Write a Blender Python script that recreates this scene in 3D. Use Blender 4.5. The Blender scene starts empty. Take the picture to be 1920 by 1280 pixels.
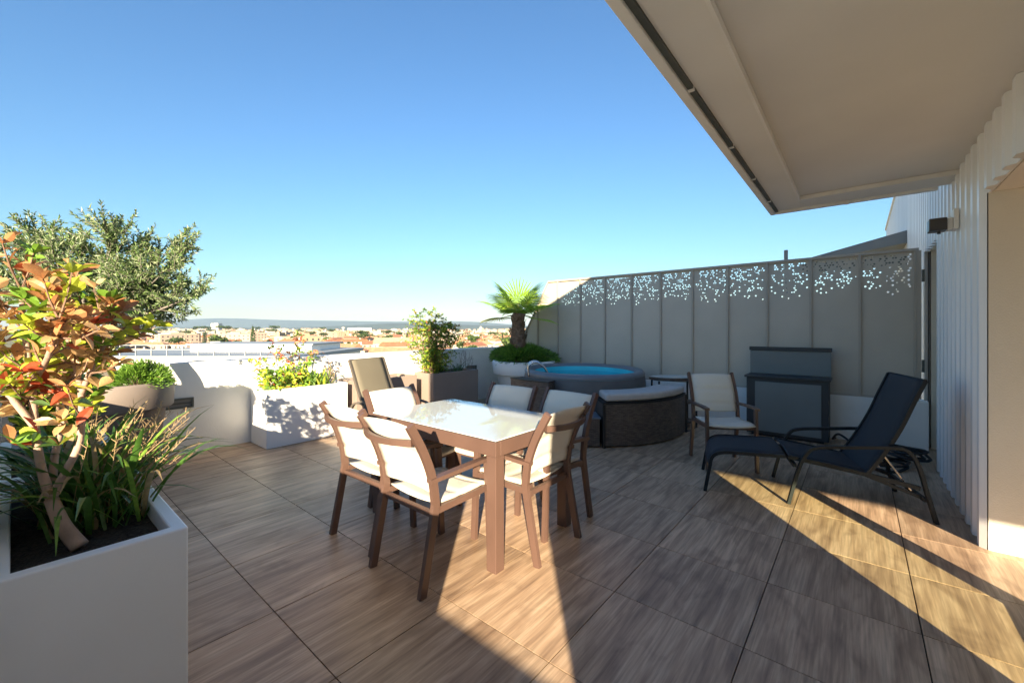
import bpy, math, random
from mathutils import Vector, Matrix, Quaternion
random.seed(7)
R = random.random
U = random.uniform
rad = math.radians
scene = bpy.context.scene
col = scene.collection

# ------------------------------------------------------------------ camera, sky, sun, exposure
YAW = 39.8
CAM_Z = 1.37
ca, sa = math.cos(rad(YAW)), math.sin(rad(YAW))
def W(cx, cy):
    """metres right of / ahead of the tripod -> terrace axes"""
    return (ca*cx - sa*cy, sa*cx + ca*cy)
cam = bpy.data.cameras.new('camera')
cam.lens = 14.625; cam.sensor_width = 36.0
cam.shift_y = -0.012
cam.clip_start = 0.02; cam.clip_end = 60000
camo = bpy.data.objects.new('camera', cam); col.objects.link(camo)
camo.location = (0, 0, CAM_Z); camo.rotation_euler = (rad(90), 0, rad(YAW))
scene.camera = camo

SUN_T = 0.31
sun_dir = Vector((-sa, ca, -SUN_T)).normalized()
sun = bpy.data.lights.new('sun', 'SUN'); sun.energy = 4.2; sun.angle = rad(0.5); sun.color = (1.0, 0.84, 0.60)
suno = bpy.data.objects.new('sun', sun); col.objects.link(suno)
suno.rotation_euler = sun_dir.to_track_quat('-Z', 'Y').to_euler(); suno.location = (5, -8, 12)
world = bpy.data.worlds.new('World'); scene.world = world; world.use_nodes = True
wn = world.node_tree.nodes; wn.clear()
wo = wn.new('ShaderNodeOutputWorld'); bg = wn.new('ShaderNodeBackground'); sk = wn.new('ShaderNodeTexSky')
sk.sky_type = 'NISHITA'; sk.sun_disc = False
sk.sun_elevation = math.atan(SUN_T); sk.sun_rotation = math.atan2(sa, -ca)
sk.altitude = 50; sk.air_density = 1.55; sk.dust_density = 0.4; sk.ozone_density = 7.0; sk.altitude = 400
bg.inputs['Strength'].default_value = 0.050
world.node_tree.links.new(sk.outputs[0], bg.inputs[0]); world.node_tree.links.new(bg.outputs[0], wo.inputs[0])
scene.view_settings.view_transform = 'Standard'; scene.view_settings.look = 'None'
scene.view_settings.exposure = 2.2; scene.view_settings.gamma = 1.0
scene.view_settings.use_curve_mapping = False
scene.render.engine = 'CYCLES'

# ------------------------------------------------------------------ helpers
def tag(o, label=None, cat=None, group=None, kind=None):
    if label: o['label'] = label
    if cat: o['category'] = cat
    if group: o['group'] = group
    if kind: o['kind'] = kind
    return o
def empty(name, loc, rz=0, label=None, cat=None, group=None):
    o = bpy.data.objects.new(name, None); col.objects.link(o)
    o.location = loc; o.rotation_euler = (0, 0, rz); o.empty_display_size = 0.1
    return tag(o, label, cat, group)
def copy_tree(o, parent=None):
    c = o.copy(); col.objects.link(c)
    if parent is not None: c.parent = parent
    for ch in o.children: copy_tree(ch, c)
    return c
class MB:
    def __init__(self): self.v = []; self.f = []; self.m = []
    def add(self, vs, fs, mi=0):
        b = len(self.v); self.v += [tuple(p) for p in vs]
        for f in fs: self.f.append([b+i for i in f]); self.m.append(mi)
        return self
    def box(self, x0, x1, y0, y1, z0, z1, mi=0):
        return self.add([(x0,y0,z0),(x1,y0,z0),(x1,y1,z0),(x0,y1,z0),(x0,y0,z1),(x1,y0,z1),(x1,y1,z1),(x0,y1,z1)],
            [(3,2,1,0),(4,5,6,7),(0,1,5,4),(1,2,6,5),(2,3,7,6),(3,0,4,7)], mi)
    def bar(self, pts, w, t, up=(0,0,1), mi=0, caps=True):
        """rectangular section w (across) x t (along up) swept on a path"""
        n = len(pts); P = [Vector(p) for p in pts]; rings = []
        for i in range(n):
            d = (P[min(i+1,n-1)] - P[max(i-1,0)]).normalized(); u = Vector(up)
            s = d.cross(u)
            s = s.normalized() if s.length > 1e-5 else Vector((1,0,0)); u2 = s.cross(d).normalized()
            rings.append([P[i]+s*w/2+u2*t/2, P[i]-s*w/2+u2*t/2, P[i]-s*w/2-u2*t/2, P[i]+s*w/2-u2*t/2])
        vs = [p for r in rings for p in r]; fs = []
        for i in range(n-1):
            for k in range(4): a = i*4+k; b = i*4+(k+1)%4; fs.append((a, b, b+4, a+4))
        if caps: fs += [(3,2,1,0), tuple((n-1)*4+k for k in range(4))]
        return self.add(vs, fs, mi)
    def tube(self, pts, r, n=6, mi=0):
        P = [Vector(p) for p in pts]; m = len(P); vs = []; fs = []
        rr = r if isinstance(r, (list, tuple)) else [r]*m
        ref = Vector((0.31, 0.17, 0.93))
        for i in range(m):
            d = (P[min(i+1,m-1)] - P[max(i-1,0)]).normalized()
            a = d.cross(ref)
            if a.length < 0.05: a = d.cross(Vector((1,0,0)))
            a.normalize(); b = d.cross(a)
            for k in range(n):
                t = 2*math.pi*k/n; vs.append(P[i] + (a*math.cos(t)+b*math.sin(t))*rr[i])
        for i in range(m-1):
            for k in range(n): a0 = i*n+k; b0 = i*n+(k+1)%n; fs.append((a0, b0, b0+n, a0+n))
        fs += [tuple(range(n))[::-1], tuple((m-1)*n+k for k in range(n))]
        return self.add(vs, fs, mi)
    def lathe(self, prof, n=32, c=(0,0), sx=1, sy=1, mi=0):
        vs = []; fs = []
        for (r, z) in prof:
            for k in range(n): t = 2*math.pi*k/n; vs.append((c[0]+r*sx*math.cos(t), c[1]+r*sy*math.sin(t), z))
        for i in range(len(prof)-1):
            for k in range(n): a = i*n+k; b = i*n+(k+1)%n; fs.append((a, b, b+n, a+n))
        return self.add(vs, fs, mi)
    def disc(self, r, z, n=32, c=(0,0), sx=1, sy=1, mi=0):
        return self.add([(c[0]+r*sx*math.cos(2*math.pi*k/n), c[1]+r*sy*math.sin(2*math.pi*k/n), z) for k in range(n)], [tuple(range(n))], mi)
    def mesh(self, name, mats, smooth=False):
        me = bpy.data.meshes.new(name); me.from_pydata(self.v, [], self.f)
        for m in (mats if isinstance(mats, (list, tuple)) else [mats]): me.materials.append(m)
        me.polygons.foreach_set('material_index', self.m)
        if smooth: me.polygons.foreach_set('use_smooth', [True]*len(self.f))
        me.update(); return me
    def build(self, name, mats, parent=None, loc=(0,0,0), smooth=False, bevel=0, seg=2):
        o = bpy.data.objects.new(name, self.mesh(name, mats, smooth)); col.objects.link(o); o.location = loc
        if parent is not None: o.parent = parent
        if bevel:
            b = o.modifiers.new('bevel', 'BEVEL'); b.width = bevel; b.segments = seg; b.limit_method = 'ANGLE'; b.angle_limit = rad(40)
        return o
def inst(name, me, parent, loc, rot=None):
    o = bpy.data.objects.new(name, me); col.objects.link(o); o.parent = parent; o.location = loc
    if rot is not None: o.rotation_mode = 'QUATERNION'; o.rotation_quaternion = rot
    return o
def curve(pts, n=6):
    """Catmull-Rom through points"""
    P = [Vector(p) for p in pts]; out = []
    for i in range(len(P)-1):
        p0 = P[max(i-1,0)]; p1 = P[i]; p2 = P[i+1]; p3 = P[min(i+2,len(P)-1)]
        for k in range(n):
            t = k/n; out.append(0.5*((2*p1)+(p2-p0)*t+(2*p0-5*p1+4*p2-p3)*t*t+(3*p1-p0-3*p2+p3)*t**3))
    out.append(P[-1]); return out

# ------------------------------------------------------------------ materials
M = {}
def nodes(m):
    m.use_nodes = True; return m.node_tree.nodes, m.node_tree.links
def mat(name, c, rough=0.6, var=0.12, scale=8.0, bump=0.0, bscale=60.0, metal=0.0, spec=0.5, stretch=(1,1,1), coat=0, trans=0.0, randv=0.0, coord='Object', var2=None):
    m = bpy.data.materials.new(name); N, L = nodes(m); P = N['Principled BSDF']
    P.inputs['Roughness'].default_value = rough; P.inputs['Metallic'].default_value = metal
    P.inputs['Specular IOR Level'].default_value = spec; P.inputs['Coat Weight'].default_value = coat
    tc = N.new('ShaderNodeTexCoord'); mp = N.new('ShaderNodeMapping'); mp.inputs['Scale'].default_value = stretch
    L.new(tc.outputs[coord], mp.inputs[0])
    nz = N.new('ShaderNodeTexNoise'); nz.inputs['Scale'].default_value = scale; nz.inputs['Detail'].default_value = 6
    L.new(mp.outputs[0], nz.inputs['Vector'])
    rp = N.new('ShaderNodeValToRGB')
    a = [max(0, x*(1-var)) for x in c]; b = [min(1, x*(1+var)) for x in c]
    if var2: a = var2
    rp.color_ramp.elements[0].position = 0.3; rp.color_ramp.elements[1].position = 0.7
    rp.color_ramp.elements[0].color = (*a, 1); rp.color_ramp.elements[1].color = (*b, 1)
    L.new(nz.outputs['Fac'], rp.inputs[0]); out = rp.outputs[0]
    if randv:
        oi = N.new('ShaderNodeObjectInfo'); hs = N.new('ShaderNodeHueSaturation')
        mr = N.new('ShaderNodeMapRange'); mr.inputs['To Min'].default_value = 1-randv; mr.inputs['To Max'].default_value = 1+randv
        L.new(oi.outputs['Random'], mr.inputs['Value']); L.new(mr.outputs[0], hs.inputs['Value']); L.new(out, hs.inputs['Color']); out = hs.outputs[0]
    L.new(out, P.inputs['Base Color'])
    if bump:
        n2 = N.new('ShaderNodeTexNoise'); n2.inputs['Scale'].default_value = bscale; n2.inputs['Detail'].default_value = 4
        L.new(mp.outputs[0], n2.inputs['Vector'])
        bp = N.new('ShaderNodeBump'); bp.inputs['Strength'].default_value = bump; bp.inputs['Distance'].default_value = 0.01
        L.new(n2.outputs['Fac'], bp.inputs['Height']); L.new(bp.outputs[0], P.inputs['Normal'])
    if trans:
        tr = N.new('ShaderNodeBsdfTranslucent'); mx = N.new('ShaderNodeMixShader'); mx.inputs[0].default_value = trans
        L.new(out, tr.inputs[0]); L.new(P.outputs[0], mx.inputs[1]); L.new(tr.outputs[0], mx.inputs[2])
        L.new(mx.outputs[0], N['Material Output'].inputs[0])
    M[name] = m; return m
def leafmat(name, c, var=0.25, rough=0.45, trans=0.3, scale=25): return mat(name, c, rough, var, scale, trans=trans, randv=0.18)

mat('render_white', (0.84,0.82,0.78), 0.9, 0.05, 3, bump=0.35, bscale=70)
mat('planter_white', (0.85,0.85,0.85), 0.45, 0.03, 2, bump=0.05, bscale=200)
mat('planter_taupe', (0.27,0.21,0.175), 0.6, 0.06, 3, bump=0.1, bscale=150)
mat('pot_taupe', (0.22,0.18,0.155), 0.55, 0.06, 3, bump=0.08, bscale=150)
mat('soil', (0.03,0.021,0.015), 0.95, 0.9, 90, bump=1.0, bscale=120)
mat('frame_brown', (0.115,0.066,0.050), 0.42, 0.08, 6, bump=0.05, bscale=300)
mat('frame_dark', (0.020,0.023,0.027), 0.55, 0.1, 6, spec=0.15)
mat('frame_taupe', (0.10,0.085,0.07), 0.45, 0.1, 6)
mat('joint', (0.03,0.027,0.024), 0.9, 0.2, 8)
mat('screen_taupe', (0.52,0.455,0.375), 0.5, 0.05, 2.5, bump=0.03, bscale=200)
mat('screen_frame', (0.42,0.36,0.295), 0.45, 0.05, 4)
mat('cladding', (0.80,0.79,0.78), 0.38, 0.05, 2.5, stretch=(1,1,0.15))
mat('beige_wall', (0.76,0.70,0.60), 0.9, 0.04, 2.5, bump=0.3, bscale=140)
mat('soffit', (0.84,0.79,0.72), 0.85, 0.035, 1.5, bump=0.12, bscale=120)
mat('soffit_trim', (0.86,0.81,0.74), 0.6, 0.05, 3)
mat('drip_dark', (0.10,0.105,0.09), 0.6, 0.15, 6)
mat('cabinet_dark', (0.03,0.034,0.038), 0.5, 0.12, 4)
mat('cabinet_door', (0.16,0.18,0.18), 0.5, 0.06, 3)
mat('spa_vinyl', (0.11,0.11,0.115), 0.5, 0.1, 5, bump=0.2, bscale=14)
mat('spa_rim', (0.15,0.165,0.19), 0.4, 0.08, 5)
mat('spa_liner', (0.06,0.62,0.70), 0.45, 0.1, 4)
mat('steel', (0.62,0.62,0.62), 0.2, 0.03, 5, metal=1.0)
mat('cushion', (0.52,0.475,0.44), 0.9, 0.06, 12, bump=0.15, bscale=250)
mat('blue_cloth', (0.02,0.16,0.30), 0.8, 0.2, 20)
mat('rubber', (0.012,0.012,0.014), 0.5, 0.2, 20)
mat('olive_bark', (0.16,0.14,0.12), 0.9, 0.3, 20, bump=0.8, bscale=40)
mat('photinia_bark', (0.36,0.25,0.19), 0.8, 0.25, 18, bump=0.4, bscale=50, stretch=(1,1,0.4))
mat('palm_bark', (0.20,0.13,0.085), 0.95, 0.45, 25, bump=1.0, bscale=50)
mat('twig', (0.20,0.12,0.08), 0.8, 0.3, 20)
mat('dry_stalk', (0.42,0.29,0.15), 0.8, 0.25, 30)
mat('grey_metal', (0.22,0.215,0.205), 0.5, 0.06, 5)
mat('lamp_dark', (0.07,0.06,0.055), 0.4, 0.1, 5)
mat('galvanised', (0.28,0.30,0.31), 0.5, 0.08, 3)
leafmat('leaf_green', (0.17,0.32,0.035)); leafmat('leaf_lime', (0.48,0.54,0.05)); leafmat('leaf_red', (0.50,0.085,0.035))
leafmat('leaf_copper', (0.52,0.24,0.10)); leafmat('leaf_dark', (0.075,0.15,0.035)); leafmat('leaf_peach', (0.62,0.40,0.19))
leafmat('olive_leaf', (0.13,0.205,0.06)); leafmat('olive_pale', (0.32,0.37,0.21)); leafmat('olive_dark', (0.06,0.10,0.04))
leafmat('strap_green', (0.075,0.17,0.03), rough=0.35); leafmat('strap_light', (0.20,0.34,0.05)); leafmat('strap_dry', (0.36,0.26,0.12))
leafmat('needle', (0.11,0.23,0.03)); leafmat('needle_light', (0.21,0.37,0.045)); leafmat('palm_green', (0.24,0.40,0.04), rough=0.35); leafmat('palm_yellow', (0.40,0.42,0.07))
leafmat('far_leaf', (0.045,0.075,0.022), trans=0.1); leafmat('far_leaf_light', (0.10,0.15,0.03), trans=0.1)

def fabric(name, c, sx=420):
    m = mat(name, c, 0.75, 0.04, 4); N, L = nodes(m); P = N['Principled BSDF']
    tc = N.new('ShaderNodeTexCoord'); bp = N.new('ShaderNodeBump'); bp.inputs['Strength'].default_value = 0.25; bp.inputs['Distance'].default_value = 0.002
    ck = N.new('ShaderNodeTexChecker'); ck.inputs['Scale'].default_value = sx
    L.new(tc.outputs['Object'], ck.inputs['Vector']); L.new(ck.outputs['Fac'], bp.inputs['Height']); L.new(bp.outputs[0], P.inputs['Normal'])
    return m
fabric('sling_cream', (0.70,0.645,0.555)); fabric('sling_black', (0.018,0.021,0.028)); fabric('sling_taupe', (0.16,0.14,0.10))

def wicker():
    m = bpy.data.materials.new('wicker'); N, L = nodes(m); P = N['Principled BSDF']; M['wicker'] = m
    tc = N.new('ShaderNodeTexCoord'); br = N.new('ShaderNodeTexBrick')
    br.inputs['Scale'].default_value = 1.0; br.inputs['Brick Width'].default_value = 0.05; br.inputs['Row Height'].default_value = 0.011
    br.inputs['Mortar Size'].default_value = 0.0016; br.inputs['Mortar Smooth'].default_value = 0.6
    br.inputs['Color1'].default_value = (0.10,0.075,0.06,1); br.inputs['Color2'].default_value = (0.20,0.15,0.12,1); br.inputs['Mortar'].default_value = (0.012,0.009,0.008,1)
    L.new(tc.outputs['UV'], br.inputs['Vector']); L.new(br.outputs['Color'], P.inputs['Base Color'])
    bp = N.new('ShaderNodeBump'); bp.inputs['Strength'].default_value = 0.8; bp.inputs['Distance'].default_value = 0.004; bp.invert = True
    L.new(br.outputs['Fac'], bp.inputs['Height']); L.new(bp.outputs[0], P.inputs['Normal']); P.inputs['Roughness'].default_value = 0.45
wicker()
def tilemat():
    m = bpy.data.materials.new('wood_tile'); N, L = nodes(m); P = N['Principled BSDF']; M['wood_tile'] = m
    tc = N.new('ShaderNodeTexCoord'); oi = N.new('ShaderNodeObjectInfo')
    mu = N.new('ShaderNodeVectorMath'); mu.operation = 'MULTIPLY_ADD'
    cb = N.new('ShaderNodeCombineXYZ')
    for k, s in enumerate((37.0, 71.0, 13.0)):
        q = N.new('ShaderNodeMath'); q.operation = 'MULTIPLY'; q.inputs[1].default_value = s; L.new(oi.outputs['Random'], q.inputs[0]); L.new(q.outputs[0], cb.inputs[k])
    ad = N.new('ShaderNodeVectorMath'); ad.operation = 'ADD'; L.new(tc.outputs['Object'], ad.inputs[0]); L.new(cb.outputs[0], ad.inputs[1])
    def noise(sc, stretch, det=6, dist=0.0):
        mp = N.new('ShaderNodeMapping'); mp.inputs['Scale'].default_value = stretch; L.new(ad.outputs[0], mp.inputs[0])
        n = N.new('ShaderNodeTexNoise'); n.inputs['Scale'].default_value = sc; n.inputs['Detail'].default_value = det; n.inputs['Distortion'].default_value = dist
        L.new(mp.outputs[0], n.inputs['Vector']); return n
    n1 = noise(10.0, (2.0, 0.22, 1), 8, 0.5)
    n2 = noise(105.0, (1.0, 0.035, 1), 4, 0.2)
    n3 = noise(4.0, (1.3, 0.7, 1), 3, 1.2)
    r1 = N.new('ShaderNodeValToRGB'); e = r1.color_ramp.elements
    e[0].position = 0.30; e[0].color = (0.30,0.195,0.125,1); e[1].position = 0.70; e[1].color = (0.63,0.46,0.315,1)
    k = e.new(0.5); k.color = (0.48,0.33,0.215,1)
    L.new(n1.outputs['Fac'], r1.inputs[0])
    r2 = N.new('ShaderNodeValToRGB'); e = r2.color_ramp.elements
    e[0].position = 0.32; e[0].color = (0.74,0.725,0.71,1); e[1].position = 0.62; e[1].color = (1.06,1.05,1.04,1); L.new(n2.outputs['Fac'], r2.inputs[0])
    r3 = N.new('ShaderNodeValToRGB'); e = r3.color_ramp.elements
    e[0].position = 0.30; e[0].color = (0.74,0.72,0.71,1); e[1].position = 0.46; e[1].color = (1,1,1,1); L.new(n3.outputs['Fac'], r3.inputs[0])
    def mul(a, b):
        x = N.new('ShaderNodeMix'); x.data_type = 'RGBA'; x.blend_type = 'MULTIPLY'; x.inputs['Factor'].default_value = 1.0
        L.new(a, x.inputs[6]); L.new(b, x.inputs[7]); return x.outputs[2]
    c = mul(mul(r1.outputs[0], r2.outputs[0]), r3.outputs[0])
    hs = N.new('ShaderNodeHueSaturation'); mr = N.new('ShaderNodeMapRange'); mr.inputs['To Min'].default_value = 0.86; mr.inputs['To Max'].default_value = 1.16
    L.new(oi.outputs['Random'], mr.inputs['Value']); L.new(mr.outputs[0], hs.inputs['Value']); L.new(c, hs.inputs['Color'])
    L.new(hs.outputs[0], P.inputs['Base Color'])
    P.inputs['Roughness'].default_value = 0.42; P.inputs['Specular IOR Level'].default_value = 0.4
    bp = N.new('ShaderNodeBump'); bp.inputs['Strength'].default_value = 0.12; bp.inputs['Distance'].default_value = 0.003
    L.new(n2.outputs['Fac'], bp.inputs['Height']); L.new(bp.outputs[0], P.inputs['Normal'])
tilemat()
def glass(name, tint, gloss=0.12):
    m = bpy.data.materials.new(name); N, L = nodes(m); N.remove(N['Principled BSDF'])
    t = N.new('ShaderNodeBsdfTransparent'); t.inputs[0].default_value = (*tint, 1); g = N.new('ShaderNodeBsdfGlossy'); g.inputs['Roughness'].default_value = 0.01
    lw = N.new('ShaderNodeLayerWeight'); pw_ = N.new('ShaderNodeMath'); pw_.operation = 'POWER'; pw_.inputs[1].default_value = 5.0
    fr = N.new('ShaderNodeMath'); fr.operation = 'MULTIPLY_ADD'; fr.inputs[1].default_value = 0.9; fr.inputs[2].default_value = 0.045; x = N.new('ShaderNodeMixShader')
    L.new(lw.outputs['Facing'], pw_.inputs[0]); L.new(pw_.outputs[0], fr.inputs[0]); L.new(fr.outputs[0], x.inputs[0]); L.new(t.outputs[0], x.inputs[1]); L.new(g.outputs[0], x.inputs[2]); L.new(x.outputs[0], N['Material Output'].inputs[0]); M[name] = m; return m
glass('window_glass', (0.93,0.965,0.84))
def water():
    m = glass('pool_water', (0.55,0.88,0.97)); N, L = nodes(m)
    nz = N.new('ShaderNodeTexNoise'); nz.inputs['Scale'].default_value = 7; bp = N.new('ShaderNodeBump'); bp.inputs['Strength'].default_value = 0.25; bp.inputs['Distance'].default_value = 0.03
    tc = N.new('ShaderNodeTexCoord'); L.new(tc.outputs['Object'], nz.inputs['Vector']); L.new(nz.outputs['Fac'], bp.inputs['Height'])
    for n in N:
        if n.type in ('BSDF_GLOSSY', 'LAYER_WEIGHT'): L.new(bp.outputs[0], n.inputs['Normal'])
water()
m = mat('table_glass', (0.60,0.63,0.62), 0.03, 0.01, 2, spec=0.7)

# ------------------------------------------------------------------ terrace: floor tiles, parapets
floor = MB().box(-5.72, 6.0, -1.15, 6.75, -0.30, -0.012).build('terrace_floor', M['joint']); tag(floor, kind='structure')
tb = MB(); h = 0.2974
tb.v = []; tb.box(-h, h, -h, h, -0.0115, 0.0); tile_me = tb.mesh('tile', M['wood_tile'])
for i in range(-8, 6):
    for j in range(-5, 10):
        x0 = -0.98 + 0.6*i; y0 = 1.414 + 0.6*j
        cx, cy = x0+0.3, y0+0.3
        if cx < -5.6 or cy > 6.7 or cy < -1.1: continue
        if cx > 0.8 and not (1.9 < cy < 4.0): continue
        inst('tile', tile_me, floor, (cx, cy, 0))
def wall(name, b, label, m='render_white'):
    return tag(MB().box(*b).build(name, M[m], bevel=0.006), label, 'wall')
PX = -5.70
wall('parapet_wall', (PX-0.22, PX, -0.26, 6.83, -0.30, 1.0), 'long sunlit white rendered parapet wall facing the town')
wall('parapet_wall', (PX+0.002, -0.42, -0.26, -0.06, -0.30, 1.0), 'white rendered parapet wall behind the row of foreground planters')
wall('parapet_wall', (-0.60, 1.29, -1.36, -1.14, -0.30, 1.0), 'white rendered parapet wall closing the narrow passage by the corner')
wall('parapet_wall', (-0.62, -0.422, -1.362, -0.262, -0.30, 1.0), 'short return of white rendered parapet wall beside the passage')
low = wall('low_wall', (PX+0.002, 0.61, 6.61, 6.83, -0.30, 0.545), 'low white rendered wall carrying the perforated metal screen')
wall('parapet_wall', (PX+0.002, -5.10, 6.612, 6.832, 0.547, 1.0), 'short raised end of the white wall behind the palm pot')

# ------------------------------------------------------------------ the apartment building on the right
FX = 0.62
bld = empty('apartment_building', (FX, 0, 0), 0, 'apartment building with white corrugated cladding, beige reveals and a deep overhanging soffit', 'building')
def bp_(name, b, m, bevel=0): 
    return MB().box(b[0]-FX, b[1]-FX, *b[2:]).build(name, M[m], bld, bevel=bevel)
def corrugated(y0, y1, z0, z1, x=FX, name='cladding'):
    mb = MB(); prof = []; y = y0; p = 0.2; seg = ((0.0, 0), (0.075, 0), (0.105, 1), (0.165, 1), (0.2, 0))
    k = math.floor(y0/p)
    ys = []
    while k*p < y1:
        for a, s in seg[:-1]: ys.append((k*p+a, s))
        k += 1
    ys = [q for q in ys if y0 < q[0] < y1]
    def off(yy):
        t = yy % p
        for (a, s), (b, s2) in zip(seg, seg[1:]):
            if a <= t <= b: return s+(s2-s)*(t-a)/(b-a) if b > a else s
        return 0
    pts = [(y0, off(y0))]+ys+[(y1, off(y1))]
    vs = []; fs = []
    for yy, s in pts: vs += [(-0.036*s, yy, z0), (-0.036*s, yy, z1), (0.012, yy, z0), (0.012, yy, z1)]
    for i in range(len(pts)-1):
        a = i*4; b = a+4
        fs += [(a, a+1, b+1, b), (a+2, b+2, b+3, a+3), (a, b, b+2, a+2), (a+1, a+3, b+3, b+1)]
    mb.add(vs, fs); return mb.build(name, M['cladding'], bld, (x-FX, 0, 0))
bp_('wall', (FX+0.02, 0.85, -0.37, 2.03, -0.3, 2.56), 'beige_wall'); corrugated(-0.36, 2.03, 0.0, 2.56)
bp_('wall', (0.852, 1.31, -0.37, -0.20, -0.3, 2.56), 'beige_wall')
bp_('wall', (1.31, 1.48, -1.2, -0.19, -0.3, 2.56), 'beige_wall')
bp_('wall', (1.482, 2.55, -1.2, -1.03, -0.3, 2.56), 'beige_wall')
bp_('wall', (5.7, 6.0, -1.2, -1.03, -0.3, 2.56), 'beige_wall')
bp_('lintel', (2.552, 5.698, -1.2, -1.03, 2.22, 2.56), 'beige_wall')
bp_('wall', (6.0, 6.2, -1.2, 4.0, -0.3, 2.56), 'beige_wall')
bp_('wall', (FX+0.0, 6.0, 3.88, 4.05, -0.3, 2.56), 'beige_wall')      # reveal that faces the camera
bp_('lintel', (FX+0.02, 1.7, 2.032, 3.878, 2.22, 2.56), 'soffit'); corrugated(2.03, 3.88, 2.215, 2.60)
bp_('wall', (FX+0.02, 0.85, 4.052, 5.80, -0.3, 2.56), 'beige_wall'); corrugated(3.88, 5.80, 0.0, 2.60)
corrugated(5.032, 5.80, 2.602, 4.1)
bp_('lintel', (FX+0.02, 1.2, 5.802, 6.75, 2.27, 2.56), 'soffit'); corrugated(5.80, 6.76, 2.26, 4.1)
bp_('door', (0.98, 1.03, 5.802, 6.75, 0.0, 2.27), 'beige_wall')
bp_('wall', (FX+0.02, 1.2, 6.752, 6.95, -0.3, 2.56), 'beige_wall')
corrugated(6.76, 15.5, -3.0, 4.1)
bp_('upper_storey', (FX+0.02, 6.2, -1.2, 15.5, 2.562, 4.08), 'beige_wall')
bp_('roof_coping', (FX-0.06, FX+0.25, 5.04, 15.52, 4.102, 4.16), 'soffit_trim')
# glazing frame in the big opening
for y in (2.06, 3.02, 3.10): bp_('window_frame', (0.70, 0.76, y-0.022, y+0.022, 0.0, 2.218), 'frame_dark')
bp_('window_frame', (0.70, 0.76, 2.083, 2.997, 0.0, 0.07), 'frame_dark')
MB().box(0.725-FX, 0.733-FX, 2.083, 2.997, 0.072, 2.216).build('window_pane', M['window_glass'], bld)
# the overhang: solid balcony front above, soffit with sunk panel below
OX0, OX1, OY0, OY1, OZ = -0.70, FX+0.014, -1.07, 5.03, 2.60
bp_('overhang', (OX0, OX1, OY0, OY1, OZ+0.002, 3.75), 'soffit')
bp_('end_beam', (OX0, 1.305, OY0-0.12, OY0-0.002, 2.20, 3.75), 'soffit')
bp_('soffit_border', (OX0+0.075, -0.43, OY0+0.05, OY1-0.05, 2.57, OZ), 'soffit')
bp_('soffit_border', (-0.428, OX1, OY1-0.36, OY1-0.052, 2.57, OZ), 'soffit')
bp_('soffit_trim', (-0.43, -0.415, OY0+0.05, OY1-0.362, 2.562, 2.598), 'soffit_trim')
bp_('soffit_trim', (-0.413, OX1, OY1-0.375, OY1-0.361, 2.562, 2.598), 'soffit_trim')
bp_('edge_trim', (OX0, OX0+0.045, OY0, OY1, 2.545, OZ), 'soffit_trim', 0.004)
bp_('edge_trim', (OX0+0.047, OX1-0.12, OY1-0.048, OY1, 2.545, OZ), 'soffit_trim', 0.004)
bp_('drip_channel', (OX0+0.047, OX0+0.073, OY0, OY1-0.05, 2.558, OZ), 'drip_dark')
for y in (1.35, 2.15, 3.0, 3.75, 4.5): bp_('trim_clip', (OX0+0.0465, OX0+0.074, y, y+0.02, 2.552, 2.60), 'soffit_trim')
bp_('trim_clip', (-0.1, -0.07, OY1-0.07, OY1-0.03, 2.535, 2.56), 'soffit_trim')

# wall lamp on the cladding
lr = empty('wall_lamp', (FX-0.04, 4.62, 2.13), 0, 'dark box shaped wall lamp on a beige bracket on corrugated cladding', 'lamp')
lb_ = MB().box(-0.16, -0.06, -0.065, 0.065, 0.0, 0.095).build('lamp_body', M['lamp_dark'], lr, bevel=0.006)
MB().box(-0.058, -0.03, -0.05, 0.05, 0.0, 0.09).build('bracket', M['soffit_trim'], lr, bevel=0.003)
MB().box(-0.028, 0.0, -0.075, 0.075, 0.0, 0.15).build('wall_plate', M['soffit_trim'], lr, bevel=0.004)
MB().tube([(-0.10, 0, 0.0), (-0.10, 0, -0.02)], 0.012, 8).build('knob', M['lamp_dark'], lb_)

# recessed wall lights in the parapet
def wall_light(y, z, label):
    r = empty('wall_light', (PX, y, z), 0, label, 'light', 'louvred lights set in the parapet')
    mb = MB(); w, hh = 0.13, 0.055
    mb.box(0.002, 0.022, -w, w, hh-0.018, hh).box(0.002, 0.022, -w, w, -hh, -hh+0.018).box(0.002, 0.022, -w, -w+0.02, -hh+0.018, hh-0.018).box(0.002, 0.022, w-0.02, w, -hh+0.018, hh-0.018)
    mb.build('frame', M['drip_dark'], r)
    MB().box(0.002, 0.008, -w+0.02, w-0.02, -hh+0.018, hh-0.018).build('lens', M['grey_metal'], r)
    MB().box(0.008, 0.018, -w+0.02, w-0.02, -0.007, 0.007).build('louvre', M['drip_dark'], r)
wall_light(1.16, 0.56, 'dark louvred light set in the white parapet beside the taupe olive pot')
wall_light(5.62, 0.62, 'dark louvred light set in the shaded parapet beside the palm pot')

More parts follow.
